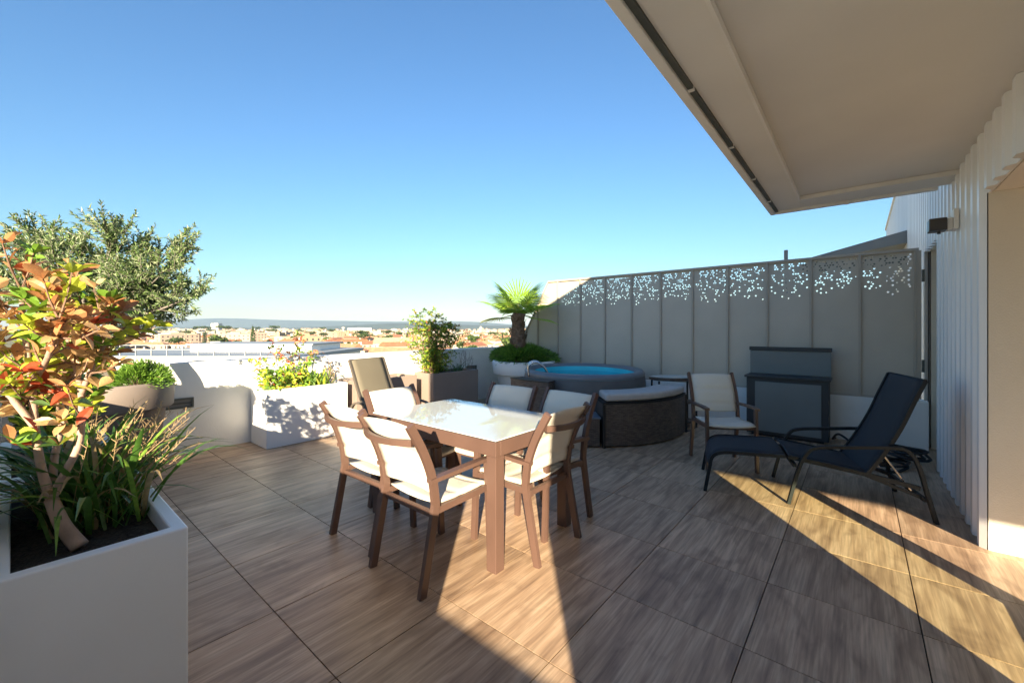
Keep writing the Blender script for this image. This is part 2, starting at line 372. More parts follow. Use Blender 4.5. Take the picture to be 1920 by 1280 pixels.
# ------------------------------------------------------------------ perforated privacy screen
SY = 6.66; Z0, Z1 = 0.57, 2.27
scr = empty('privacy_screen', (0, SY, 0.55), 0, 'tall taupe metal privacy screen of perforated panels on low white wall', 'screen')
def perforated(x0, x1, seed, ztop=lambda x: Z1, holes=True):
    rnd = random.Random(seed); mb = MB(); c = 0.0265
    nx = max(1, int((x1-x0)/c)); cw = (x1-x0)/nx; zs = Z1-0.50; nz = int(0.48/c); ch = 0.48/nz
    mb.add([(x0,0,Z0),(x1,0,Z0),(x1,0,zs),(x0,0,zs)], [(0,1,2,3)])
    mb.add([(x0,0,zs+0.48),(x1,0,zs+0.48),(x1,0,Z1),(x0,0,Z1)], [(0,1,2,3)])
    for k in range(nz):
        xs = [x0+i*cw for i in range(nx+1)] if k % 2 == 0 else [x0]+[x0+(i+0.5)*cw for i in range(nx)]+[x1]
        for i in range(len(xs)-1):
            a, b = xs[i], xs[i+1]; p = zs+k*ch; q = p+ch; t = (k+0.5)/nz
            if rnd.random() < 0.04+0.46*t**0.8 and 0 < i < len(xs)-2:
                r = cw*rnd.choice((0.24, 0.36, 0.42, 0.44)); mx, mz = (a+b)/2+rnd.uniform(-1,1)*(cw*0.46-r), (p+q)/2+rnd.uniform(-1,1)*(cw*0.46-r)
                O = [(a,0,p),((a+b)/2,0,p),(b,0,p),(b,0,(p+q)/2),(b,0,q),((a+b)/2,0,q),(a,0,q),(a,0,(p+q)/2)]
                I = [(mx+r*math.cos(rad(225+45*n)), 0, mz+r*math.sin(rad(225+45*n))) for n in range(8)]
                mb.add(O+I, [(n, (n+1)%8, 8+(n+1)%8, 8+n) for n in range(8)])
            else: mb.add([(a,0,p),(b,0,p),(b,0,q),(a,0,q)], [(0,1,2,3)])
    o = mb.build('panel', M['screen_taupe'], scr, (0, 0, -0.55))
    s = o.modifiers.new('thickness', 'SOLIDIFY'); s.thickness = 0.003
    return o
posts = [0.50-0.49*k for k in range(11)]
for k in range(10): perforated(posts[k+1]+0.012, posts[k]-0.012, 100+k)
# sloping last panel
xe = posts[-1]
sl = MB().add([(xe-0.012,0,Z0),(-5.09,0,Z0),(-5.17,0,1.02),(-5.17,0,1.30),(-4.62,0,Z1),(xe-0.012,0,Z1)], [(0,1,2,3,4,5)]).build('panel', M['screen_taupe'], scr, (0,0,-0.55))
s = sl.modifiers.new('thickness', 'SOLIDIFY'); s.thickness = 0.003
for x in posts: MB().box(x-0.012, x+0.012, -0.03, 0.02, Z0-0.02, Z1).build('post', M['screen_frame'], scr, (0,0,-0.55))
MB().box(-4.89, -4.866, -0.03, 0.02, Z0-0.02, 1.80).build('post', M['screen_frame'], scr, (0,0,-0.55))
MB().box(-4.62, 0.53, -0.032, 0.022, Z1+0.001, Z1+0.03).build('top_rail', M['screen_frame'], scr, (0,0,-0.55))
MB().box(-5.08, 0.53, -0.034, 0.024, Z0-0.023, Z0-0.0005).build('bottom_rail', M['screen_frame'], scr, (0,0,-0.55))
MB().bar([(-5.18,0,1.0),(-5.18,0,1.31),(-4.62,0,Z1+0.015)], 0.05, 0.02, (0,0,1)).build('end_rail', M['screen_frame'], scr, (0,0,-0.55))
MB().box(0.514, 0.55, -0.03, 0.02, Z0, Z1+0.001).build('post', M['screen_frame'], scr, (0,0,-0.55))
for z in (0.95, 1.98): MB().tube([(0.565,-0.02,z-0.07),(0.565,-0.02,z+0.07)], 0.013, 8).build('hinge', M['drip_dark'], scr, (0,0,-0.55))
# grey awning and pole of the neighbour behind the screen
nb = empty('neighbour_awning', (0.1, 9.0, 2.38), 0, 'grey sloping awning roof of the neighbour behind the screen', 'awning')
MB().add([(-0.75,0,0.25),(0.5,0,0.55),(0.5,2.2,0.75),(-0.75,2.2,0.35),(-0.75,0,0.17),(0.5,0,0.35),(0.5,2.2,0.40),(-0.75,2.2,0.2)], [(0,1,2,3),(7,6,5,4),(0,4,5,1),(1,5,6,2),(2,6,7,3),(3,7,4,0)]).build('roof_sheet', M['grey_metal'], nb)
MB().box(-0.9, 0.5, 0.1, 0.14, 0.0, 0.16).build('gutter', M['drip_dark'], nb)
MB().box(0.2, 0.26, 0.5, 0.56, -4.0, 0.3).build('support', M['grey_metal'], nb)
tag(MB().tube([(-0.97, 8.6, -3), (-0.97, 8.6, 2.74)], 0.03, 10).build('pole', M['grey_metal']), 'thin grey pole standing up behind the privacy screen', 'pole')

# ------------------------------------------------------------------ planters
def planter(x0, x1, y0, y1, hgt, m, label, group, t=0.045):
    r = empty('planter', ((x0+x1)/2, (y0+y1)/2, 0), 0, label, 'planter', group)
    a, b = (x1-x0)/2, (y1-y0)/2
    mb = MB(); O = [(-a,-b),(a,-b),(a,b),(-a,b)]; I = [(-a+t,-b+t),(a-t,-b+t),(a-t,b-t),(-a+t,b-t)]
    vs = [(p[0],p[1],0) for p in O]+[(p[0],p[1],hgt) for p in O]+[(p[0],p[1],hgt) for p in I]+[(p[0],p[1],hgt-0.16) for p in I]
    fs = [(3,2,1,0)]
    for k in range(4): n = (k+1)%4; fs += [(k,n,4+n,4+k), (4+k,4+n,8+n,8+k), (8+k,8+n,12+n,12+k)]
    fs.append((12,13,14,15)); mb.add(vs, fs); mb.build('box', M[m], r, bevel=0.006)
    sb = MB(); nx, ny = 14, 8; g = [(-a+t+(2*a-2*t)*i/nx, -b+t+(2*b-2*t)*j/ny, hgt-0.055+U(-0.012,0.012)) for j in range(ny+1) for i in range(nx+1)]
    sb.add(g, [(j*(nx+1)+i, j*(nx+1)+i+1, (j+1)*(nx+1)+i+1, (j+1)*(nx+1)+i) for j in range(ny) for i in range(nx)])
    sb.build('soil', M['soil'], r); return r
planter(-2.90, -1.83, -0.05, 0.40, 0.67, 'planter_white', 'white rectangular planter with photinia shrub and strap leaves by the tripod corner', 'white rectangular planters')
planter(-4.07, -3.02, -0.05, 0.40, 0.67, 'planter_white', 'white rectangular planter half hidden behind the photinia, beside the olive pot', 'white rectangular planters')
planter(-5.66, -5.18, 1.85, 2.83, 0.67, 'planter_white', 'sunlit white rectangular planter against parapet, leaf shadows on its front', 'white rectangular planters')
planter(-5.66, -5.18, 2.95, 3.95, 0.67, 'planter_taupe', 'taupe rectangular planter behind the taupe reclining chair', 'taupe rectangular planters')
planter(-5.58, -5.10, 4.20, 5.20, 0.67, 'planter_taupe', 'taupe rectangular planter with bushy green shrub near the corner', 'taupe rectangular planters')

def round_pot(c, prof, m, label, soil_r, soil_z, seg=48):
    r = empty('plant_pot', (c[0], c[1], 0), 0, label, 'pot')
    MB().lathe(prof, seg).disc(prof[0][0], prof[0][1], seg).build('pot_body', M[m], r, smooth=True)
    MB().lathe([(soil_r, soil_z), (soil_r*0.5, soil_z+0.03), (0.01, soil_z+0.04)], seg).build('soil', M['soil'], r)
    return r
op = round_pot((-5.08, 0.55), [(0.28,0),(0.30,0.02),(0.385,0.66),(0.39,0.665),(0.428,0.665),(0.44,0.68),(0.447,0.88),(0.44,0.90),(0.40,0.90),(0.385,0.885),(0.38,0.80)], 'pot_taupe', 'large round taupe pot with a broad rim holding the olive tree', 0.385, 0.82)
round_pot((-4.72, 6.0), [(0.37,0),(0.39,0.02),(0.485,0.55),(0.49,0.555),(0.545,0.56),(0.56,0.575),(0.575,0.78),(0.565,0.80),(0.50,0.80),(0.485,0.785),(0.48,0.70)], 'planter_white', 'large round white pot with a broad rim holding the palm', 0.485, 0.73)

# ------------------------------------------------------------------ leaves
def leaf_mesh(name, m, L=1.0, w=0.42, curl=0.25, fold=0.14, seg=5):
    vs = []; fs = []
    for i in range(seg+1):
        t = i/seg; ww = w/2*max(0.02, math.sin(math.pi*min(1, t**1.25*0.97+0.015)))**0.75; z = -curl*t*t; y = t*L
        vs += [(-ww, y, z+fold*ww*2), (0, y, z), (ww, y, z+fold*ww*2)]
    for i in range(seg):
        a = i*3; b = a+3; fs += [(a, a+1, b+1, b), (a+1, a+2, b+2, b+1)]
    mb = MB().add(vs, fs); return mb.mesh(name, M[m] if isinstance(m, str) else m, True)
SMALL = ([(0,0,0),(-0.5,0.45,0.10),(0.5,0.45,0.10),(0,1,-0.06)], [(0,2,3),(0,3,1)])
def merged_leaves(name, items, mats, parent, tpl=SMALL):
    """items: (pos, dir, length, width, material index)"""
    vs = []; fs = []; mi = []; tv, tf = tpl
    for pos, d, L, w, k in items:
        q = Vector(d).to_track_quat('Y', 'Z') @ Quaternion((0,1,0), U(-1.2,1.2)); b = len(vs); p = Vector(pos)
        for v in tv: vs.append(p + q @ Vector((v[0]*w, v[1]*L, v[2]*L)))
        for f in tf: fs.append([b+i for i in f]); mi.append(k)
    me = bpy.data.meshes.new(name); me.from_pydata(vs, [], fs)
    for m in mats: me.materials.append(M[m])
    me.polygons.foreach_set('material_index', mi); me.update()
    o = bpy.data.objects.new(name, me); col.objects.link(o); o.parent = parent; tag(o, kind='stuff'); return o
def rdir(up=0.3):
    v = Vector((U(-1,1), U(-1,1), U(-1,1)+up))
    return v.normalized() if v.length > 0.05 else Vector((0,0,1))
def pick(weights):
    t = R()*sum(weights); s = 0
    for i, w in enumerate(weights):
        s += w
        if t <= s: return i
    return len(weights)-1

# --- big photinia in the foreground planter
ph = empty('photinia_shrub', (-2.06, 0.17, 0.62), 0, 'tall photinia shrub with copper, red and lime leaves in the foreground planter', 'shrub')
C2 = lambda cx, cy, z: (ca*cx-sa*cy+2.06, sa*cx+ca*cy-0.17, z-0.62)    # from tripod-relative metres to the shrub's own axes
def px(x, y, d): return Vector(C2((x-960)/780*d, d, CAM_Z-(y-617)/780*d))
stems = [
 [px(150,1025,1.43), px(118,985,1.44), px(96,935,1.45)],
 [px(96,935,1.45), px(78,880,1.45), px(66,800,1.46), px(58,700,1.48), px(46,620,1.48), px(40,545,1.47)],
 [px(96,935,1.45), px(125,880,1.47), px(150,825,1.5), px(152,740,1.52), px(140,680,1.53), px(125,630,1.55)],
 [px(98,930,1.46), px(102,860,1.52), px(118,790,1.58), px(132,720,1.62), px(158,660,1.66), px(172,605,1.68)],
 [px(66,800,1.46), px(25,750,1.42), px(-20,700,1.40), px(-60,640,1.38)],
 [px(152,740,1.52), px(176,680,1.55), px(196,645,1.58), px(200,620,1.6)],
 [px(60,720,1.48), px(90,670,1.40), px(102,620,1.36), px(110,600,1.34)],
]
rads = [(0.025,0.019),(0.0145,0.007),(0.014,0.0065),(0.013,0.006),(0.012,0.005),(0.010,0.005),(0.010,0.005)]
for s, (r0, r1) in zip(stems, rads):
    c = curve(s, 5); MB().tube(c, [r0+(r1-r0)*i/(len(c)-1) for i in range(len(c))], 8).build('trunk' if r0 > 0.03 else 'branch', M['photinia_bark'], ph, smooth=True)
pmats = ['leaf_copper','leaf_peach','leaf_lime','leaf_green','leaf_red','leaf_dark']
pl = [leaf_mesh('leaf', n, 1, w, cu, fo) for n in pmats for (w, cu, fo) in ((0.50,0.22,0.16),(0.58,0.05,0.22))]
items = []
twg = MB()
for si, s in enumerate(stems[1:]):
    c = curve(s, 6); n = len(c); st = int(n*(0.45 if si < 3 else 0.25))
    for i in range(st, n):
        for rep in range(2 if i < n-1 else 3):
            if R() < 0.50 and i < n-1: continue
            d = Vector((U(-1,1), U(-1,1), U(0.0,1.0))).normalized() if i < n-1 else Vector((U(-.4,.4), U(-.4,.4), 1)).normalized()
            ln = U(0.06, 0.15); p0 = c[i]; p1 = p0+d*ln*0.6; p2 = p0+d*ln+Vector((0,0,ln*0.2)); twg.tube([p0,p1,p2], [0.0035,0.003,0.002], 5)
            hue = pick((4,5,3,1.8,0.9,0.4)); 
            for q in range(5): items.append((p0.lerp(p2, 0.35+0.13*q), (d+rdir(0.1)*1.1).normalized(), U(0.04,0.07), hue))
            a0 = U(0, 6.28)
            for q in range(5):
                a = a0+q*1.257; items.append((p2, (d*0.55+Vector((math.cos(a), math.sin(a), 0.25))*0.8).normalized(), U(0.042,0.075), hue))
for p in (px(95,760,1.44), px(70,810,1.43), px(175,760,1.5), px(110,835,1.43), px(20,830,1.40)):
    for q in range(4): items.append((p, rdir(0.4), U(0.05,0.08), pick((2,1,3,3,2,1))))
twg.build('twigs', M['twig'], ph)
random.shuffle(items)
for k, (p, d, L, hue) in enumerate(items):
    if R() < 0.3: hue = pick((4,4,3,1.5,1,0.8))
    if p[2]+0.62 < 1.25 and R() < 0.6: hue = pick((1,1,4,4,0.5,2))
    if k < 300:
        o = inst('leaf', pl[hue*2+(k&1)], ph, p, d.to_track_quat('Y','Z') @ Quaternion((0,1,0), U(-0.9,0.9))); o.scale = (L*U(0.85,1.15), L, L)
rest = [(p, d, L, L*0.45, h) for (p, d, L, h) in items[300:]]
TPL = []; tm = leaf_mesh('tmp', 'leaf_green', 1, 1.0, 0.2, 0.08, 4)
TPL = ([tuple(v.co) for v in tm.vertices], [tuple(p.vertices) for p in tm.polygons]); bpy.data.meshes.remove(tm)
merged_leaves('foliage', rest, pmats, ph, TPL)

# --- strap leaved clumps
def strap_mesh(L, w, lean, droop, m, seg=7):
    vs = []; fs = []
    for i in range(seg+1):
        t = i/seg; y = L*(lean*t+droop*0.35*t*t); z = L*(math.sqrt(max(0.05,1-lean*lean))*t-droop*0.55*t*t*t); ww = w/2*(1-t**3)*(0.6+0.8*min(t,0.5))+0.001
        vs += [(-ww,y,z+ww*0.35),(0,y,z),(ww,y,z+ww*0.35)]
    for i in range(seg): a = i*3; b = a+3; fs += [(a,a+1,b+1,b),(a+1,a+2,b+2,b+1)]
    return MB().add(vs, fs).mesh('leaf_blade', M[m], True)
def strap_clump(loc, n, L, spread, label, mats=('strap_green','strap_green','strap_light'), w=0.02, rx=0.12, ry=0.12, group=None, name='strap_leaf_plant'):
    r = empty(name, loc, 0, label, 'plant', group)
    vs = [strap_mesh(1.0, w/L*1.0, U(0.1,0.65), U(0.3,1.1), m) for m in mats for _ in range(5)]
    for k in range(n):
        me = random.choice(vs); o = inst('leaf_blade', me, r, (U(-rx,rx), U(-ry,ry), 0)); o.rotation_euler = (U(-0.15,0.15), U(-0.15,0.15), U(0,6.283)); s = L*U(0.55,1.1)
        o.scale = (s, s*spread, s)
    return r
strap_clump((-2.47,0.20,0.61), 300, 0.54, 1.0, 'clump of dark green strap leaves behind the photinia trunk', w=0.023, rx=0.29, ry=0.14, mats=('strap_green','strap_green','strap_light','strap_green','strap_dry'))
# dry seed stalks
ds = empty('dry_stalks', (-2.55,0.22,0.61), 0, 'thin dry straw coloured seed stalks leaning over the strap leaves', 'plant')
for k in range(48):
    d = Vector((U(-0.5,0.5), U(-0.1,0.75), 1)).normalized(); L = U(0.30,0.52); p = Vector((U(-0.3,0.35), U(-0.1,0.12), 0)); e = p+d*L+Vector((0,0.05,-0.03)); mb = MB()
    mb.tube([p, p.lerp(e,0.5)+Vector((0,0,0.03)), e], [0.0016,0.0013,0.0008], 4)
    for q in range(9):
        b = p.lerp(e, 0.6+0.045*q)+Vector((0,0,0.012)); mb.tube([b, b+Vector((U(-.022,.022),U(-.022,.022),U(0.005,.03)))], [0.0012,0.0006], 4)
    mb.build('stalk', M['dry_stalk'], ds)

# --- olive tree
ol = empty('olive_tree', (-5.08,0.55,0.84), 0, 'olive tree with silvery green crown growing from the round taupe pot', 'tree')
tr = curve([(0,0,0),(0.03,-0.05,0.25),(-0.02,-0.12,0.48),(0.03,-0.14,0.62)], 5)
MB().tube(tr, [0.075-0.022*i/(len(tr)-1) for i in range(len(tr))], 10).build('trunk', M['olive_bark'], ol, smooth=True)
bw = MB(); leaves = []
ax, ay = Vector((ca, sa, 0)), Vector((-sa, ca, 0))          # across / away from the tripod
tips = []
for (a, b, zz) in ((0.86,0.0,0.82),(0.70,-0.15,0.98),(-0.8,0.2,0.95),(0.45,0.2,1.22),(0.62,0.15,1.05),(0.25,-0.1,1.30),(-0.05,0.2,1.38),(-0.35,-0.1,1.25),(-0.65,0.1,1.15),(-0.95,0.0,1.15),(0.45,-0.25,0.85),(0.1,0.3,1.0),(-0.3,0.3,0.95),(-0.6,-0.25,0.9),(0.0,-0.3,1.05),(0.55,0.3,0.80),(0.32,0.05,1.10),(-0.15,0.0,1.15)):
    e = ax*(a-0.13)+ay*b+Vector((0,0,zz)); m = tr[-1].lerp(e, 0.5)+Vector((0,0,-0.07)); c = curve([tr[-1], m, e], 6)
    bw.tube(c, [0.024-0.020*i/(len(c)-1) for i in range(len(c))], 6); tips.append(c)
def olive_twig(p, d, L):
    q = [p, p+d*L*0.5+Vector((0,0,L*0.06)), p+d*L+Vector((0,0,L*0.2))]; bw.tube(q, [0.0035,0.0025,0.0012], 4)
    n = int(L/0.011)
    for k in range(n):
        t = 0.12+0.88*k/n; b = q[0].lerp(q[2], t)
        for s in (0, 1):
            leaves.append((b, (d*0.8+rdir(0.15)*0.85).normalized(), U(0.03,0.055), U(0.009,0.014), pick((5,3,2.2))))
for c in tips:
    n = len(c)
    for k in range(23):
        i = random.randint(int(n*0.42), n-1); d = (rdir(0.45)+(c[-1]-c[0]).normalized()*0.5).normalized()
        p = c[i]+rdir()*0.02; L = U(0.14,0.30); olive_twig(p, d, L)
        for z in range(2): olive_twig(p+d*L*U(0.3,0.7), (d+rdir(0.3)*0.9).normalized(), L*U(0.5,0.8))
bw.build('branches', M['olive_bark'], ol, smooth=True)
merged_leaves('crown', leaves, ('olive_leaf','olive_pale','olive_dark'), ol)

# --- soft needle mounds (pot under the olive, palm pot)
def mound(loc, rx, ry, rz, n, label, L=0.06, name='ground_shrub', droop=0.0, lean=0.6, lw=0.005):
    r = empty(name, loc, 0, label, 'shrub'); it = []; st = MB()
    for k in range(n):
        a = U(0,6.283); t = R()**0.5; hgt = math.sqrt(max(0,1-t*t)); s = U(0.72,1.05)*(0.86+0.14*math.sin(a*3+t*5)); nrm = Vector((t*math.cos(a), t*math.sin(a), hgt*0.9+0.15)).normalized()
        p = Vector((rx*t*math.cos(a)*s, ry*t*math.sin(a)*s, rz*hgt*s)); d = (nrm+rdir(0.3)*lean+Vector((0,0,-droop*t))).normalized()
        it.append((p, d, L*U(0.6,1.2), lw*U(0.8,1.5), pick((3,2))))
    for k in range(24):
        a = U(0,6.283); t = U(0.3,0.85); st.tube([(0,0,-0.03),(rx*t*0.6*math.cos(a), ry*t*0.6*math.sin(a), rz*0.45),(rx*t*math.cos(a), ry*t*math.sin(a), rz*0.75*(1-t*t*0.6))], 0.004, 4)
    st.build('stems', M['twig'], r); merged_leaves('foliage', it, ('needle','needle_light'), r); return r
mound((-4.86,0.72,0.84), 0.23, 0.24, 0.24, 5200, 'fresh green mounded shrub at the foot of the olive tree', 0.045)
mound((-4.74,6.0,0.76), 0.70, 0.62, 0.30, 13000, 'soft green grassy mound spilling over the white palm pot', 0.085, lean=0.5, droop=0.35, lw=0.007)

# --- fan palm
pm = empty('fan_palm', (-4.82,5.96,0.76), 0, 'small fan palm with shaggy brown trunk in the white pot', 'palm')
prof = [(0.10,0.0),(0.125,0.15),(0.145,0.35),(0.13,0.55),(0.115,0.72),(0.13,0.85),(0.07,0.95)]
MB().lathe(prof, 14).build('trunk', M['palm_bark'], pm, smooth=True)
for k in range(46):
    a = k*2.4; z = 0.05+0.82*k/46; rr = 0.115+0.025*math.sin(z*5); b = Vector((math.cos(a)*rr, math.sin(a)*rr, z)); o_ = Vector((math.cos(a), math.sin(a), 0)); s_ = Vector((-math.sin(a), math.cos(a), 0))
    MB().add([b-s_*0.05, b+s_*0.05, b+s_*0.025+o_*0.05+Vector((0,0,0.09)), b-s_*0.025+o_*0.05+Vector((0,0,0.09)), b+Vector((0,0,0.06))-o_*0.01], [(0,1,2,3),(3,2,4)]).build('boot', M['palm_bark'], pm)
def frond(az, el, stalk, fr, m):
    mb = MB(); d = Vector((math.cos(az)*math.cos(el), math.sin(az)*math.cos(el), math.sin(el))); s = d.cross(Vector((0,0,1))).normalized(); nrm = s.cross(d)
    p0 = Vector((0,0,0.88)); p1 = p0+d*stalk; sm_ = MB().tube([p0, p0.lerp(p1,0.5)+Vector((0,0,0.015)), p1], [0.014,0.010,0.008], 5)
    n = 30
    for k in range(n):
        a = rad(-128+256*k/(n-1)); dirv = (d*math.cos(a)+s*math.sin(a)).normalized(); L = fr*(1-0.22*abs(a)/2.2)*U(0.92,1.05)
        side = (s*math.cos(a)-d*math.sin(a)).normalized(); w = 0.0135; lift = nrm*0.05*math.cos(a*0.8)
        q0 = p1; q1 = p1+dirv*L*0.55+lift*0.6; q2 = p1+dirv*L*0.86+lift*0.45+Vector((0,0,-0.03*L)); q3 = p1+dirv*L*1.0+lift*0.1+Vector((0,0,-0.05*L*U(0.4,1.6)))
        mb.add([q0, q1-side*w, q1+nrm*0.009, q1+side*w, q2-side*w*0.55, q2+nrm*0.004, q2+side*w*0.55, q3], [(0,2,1),(0,3,2),(1,2,5,4),(2,3,6,5),(4,5,7),(5,6,7)])
    fo = mb.build('frond', M[m], pm); sm_.build('stalk', M['palm_yellow'], fo)
for k, (az, el, st, fr, m) in enumerate(((310,80,0.22,0.52,'palm_green'),(230,52,0.30,0.52,'palm_green'),(20,50,0.30,0.52,'palm_green'),(215,18,0.36,0.50,'palm_green'),(45,14,0.36,0.50,'palm_green'),
    (260,30,0.30,0.48,'palm_green'),(350,28,0.30,0.48,'palm_green'),(200,-12,0.36,0.44,'palm_yellow'),(30,-14,0.36,0.44,'palm_green'),(120,45,0.30,0.50,'palm_green'),(160,20,0.34,0.46,'palm_green'),(80,15,0.34,0.46,'palm_green'),(300,5,0.30,0.40,'palm_green'))):
    frond(rad(az), rad(el), st, fr, m)

# --- shrub with small leaves in the far taupe planter
def small_shrub(loc, rx, ry, hgt, n, label, mats, wts, L=(0.03,0.05), stems=5, name='shrub', base=0.12, group=None):
    r = empty(name, loc, 0, label, 'shrub', group); st = MB(); it = []
    for s in range(stems):
        a = U(0,6.283); c = curve([(U(-.05,.05),U(-.05,.05),0),(rx*0.35*math.cos(a),ry*0.35*math.sin(a),hgt*0.4),(rx*0.6*math.cos(a),ry*0.6*math.sin(a),hgt*U(0.75,0.98))], 6); m = len(c)
        st.tube(c, [0.014-0.011*i/(m-1) for i in range(m)], 6)
        for t in range(n//stems//14):
            i = random.randint(int(m*base), m-1); z = c[i][2]/hgt; w = 1.0-abs(z-0.45)*0.9; d = Vector((U(-1,1)*rx*w, U(-1,1)*ry*w, U(-0.1,0.55)*hgt*0.3)); e = c[i]+d*U(0.5,1.0); st.tube([c[i], c[i].lerp(e,0.6)+Vector((0,0,0.015)), e], [0.003,0.002,0.0012], 4)
            hue = pick(wts)
            for q in range(14): it.append((c[i].lerp(e, 0.3+0.7*R()), (d.normalized()*0.6+rdir(0.3)).normalized(), U(*L), U(*L)*0.48, hue if R() < 0.6 else pick(wts)))
    st.build('stems', M['twig'], r, smooth=True); merged_leaves('foliage', it, mats, r); return r
small_shrub((-5.36,4.42,0.62), 0.46, 0.46, 1.02, 5200, 'bushy light green shrub in the taupe planter near the corner', ('leaf_lime','leaf_green','leaf_dark','leaf_copper'), (3,4,1.5,0.6), (0.036,0.06), 7, base=0.12)
small_shrub((-3.45,0.17,0.62), 0.42, 0.22, 0.78, 1700, 'lime green shrub in the half hidden white planter behind the photinia', ('leaf_lime','leaf_green','leaf_dark','leaf_peach'), (4,3,1,0.8), (0.05,0.075), 5, base=0.2)
strap_clump((-5.32,4.92,0.61), 46, 0.30, 1.2, 'spiky dark green tuft beside the bushy shrub in taupe planter', w=0.012, rx=0.08, ry=0.10, mats=('strap_green','leaf_dark'))
def bare_twigs(loc, n, L, label, m='twig'):
    r = empty('bare_plant', loc, 0, label, 'plant')
    for k in range(n):
        mb = MB(); d = Vector((U(-.5,.5),U(-.5,.5),1)).normalized(); p = Vector((U(-.08,.08),U(-.12,.12),0)); e = p+d*L*U(0.6,1); mb.tube([p,p.lerp(e,.5)+rdir()*0.02,e],[0.003,0.002,0.001],4)
        for q in range(6): b = p.lerp(e, U(0.3,0.95)); mb.tube([b, b+(d+rdir()*1.1).normalized()*L*U(0.12,0.25)], [0.0018,0.0008], 4)
        mb.build('twig', M[m], r)
bare_twigs((-5.30,5.08,0.61), 9, 0.42, 'leafless dark twiggy plant at the end of the taupe planter')

# --- plants of the sunlit white planter
pw = empty('photinia_shrub', (-5.42,2.12,0.62), 0, 'slender photinia with reddish shoots in the sunlit white planter', 'shrub')
it = []; sb = MB()
for (x, y, hh, lx, ly) in ((0.0,0.10,0.66,0.02,0.08),(0.02,0.0,0.52,-0.03,-0.12),(0.05,0.15,0.42,0.05,0.18),(0.0,-0.1,0.34,0.1,-0.2),(0.05,0.0,0.30,0.12,0.05)):
    c = curve([(x,y,0),(x+lx*0.5,y+ly*0.4,hh*0.5),(x+lx,y+ly,hh)], 6); sb.tube(c, [0.007-0.004*i/(len(c)-1) for i in range(len(c))], 6)
    for i in range(len(c)):
        if hh > 0.5 and i < 7: continue
        for rep in range(3):
            e = c[i]+Vector((U(-1,1),U(-1,1),U(0,0.8))).normalized()*U(0.04,0.13); sb.tube([c[i], e], [0.002,0.001], 4)
            hue = pick((3,1,2,2,1.5)) if c[i][2] > 0.36 else pick((0.5,3,3,0.4,1))
            for q in range(4): it.append((c[i].lerp(e, U(.5,1)), rdir(0.3), U(0.04,0.07), U(0.018,0.028), hue))
for k in range(360):
    p = Vector((U(-0.12,0.24), U(-0.26,0.22), U(0.0,0.24))); it.append((p, (Vector((p.x*2,p.y*2,0.4))+rdir(0.2)*0.8).normalized(), U(0.05,0.10), U(0.022,0.036), pick((0.5,4,3,0.4,2))))
sb.build('stems', M['photinia_bark'], pw, smooth=True)
merged_leaves('foliage', it, ('leaf_copper','leaf_lime','leaf_green','leaf_red','leaf_dark'), pw, TPL)
strap_clump((-5.36,2.47,0.62), 120, 0.36, 0.9, 'bright green strap leaved clump in the sunlit white planter', mats=('strap_light','strap_light','strap_green','leaf_lime'), w=0.028, rx=0.14, ry=0.15)
bare_twigs((-5.42,2.72,0.61), 14, 0.36, 'dry twiggy plant at the end of the sunlit white planter', 'dry_stalk')

# ------------------------------------------------------------------ dining table
tx0, tx1, ty0, ty1 = -2.80, -1.55, 1.72, 2.52
tcx, tcy = (tx0+tx1)/2, (ty0+ty1)/2; a, b = (tx1-tx0)/2, (ty1-ty0)/2
tt = empty('dining_table', (tcx, tcy, 0), 0, 'brown metal dining table with a pale reflective glass top', 'table')
for sx in (-1,1):
    for sy in (-1,1):
        x, y = sx*(a-0.04), sy*(b-0.04); MB().box(x-0.036,x+0.036,y-0.036,y+0.036,0.0,0.652).build('leg', M['frame_brown'], tt, bevel=0.003)
for sy in (-1,1): MB().box(-a,a,sy*(b-0.02)-0.02,sy*(b-0.02)+0.02,0.654,0.738).build('apron', M['frame_brown'], tt, bevel=0.003)
for sx in (-1,1): MB().box(sx*(a-0.02)-0.02,sx*(a-0.02)+0.02,-b+0.042,b-0.042,0.654,0.738).build('apron', M['frame_brown'], tt, bevel=0.003)
MB().box(-a+0.006,a-0.006,-b+0.006,b-0.006,0.741,0.749).build('glass_top', M['table_glass'], tt, bevel=0.002)
MB().box(-a+0.1,a-0.1,-0.03,0.03,0.66,0.70).build('cross_rail', M['frame_brown'], tt)

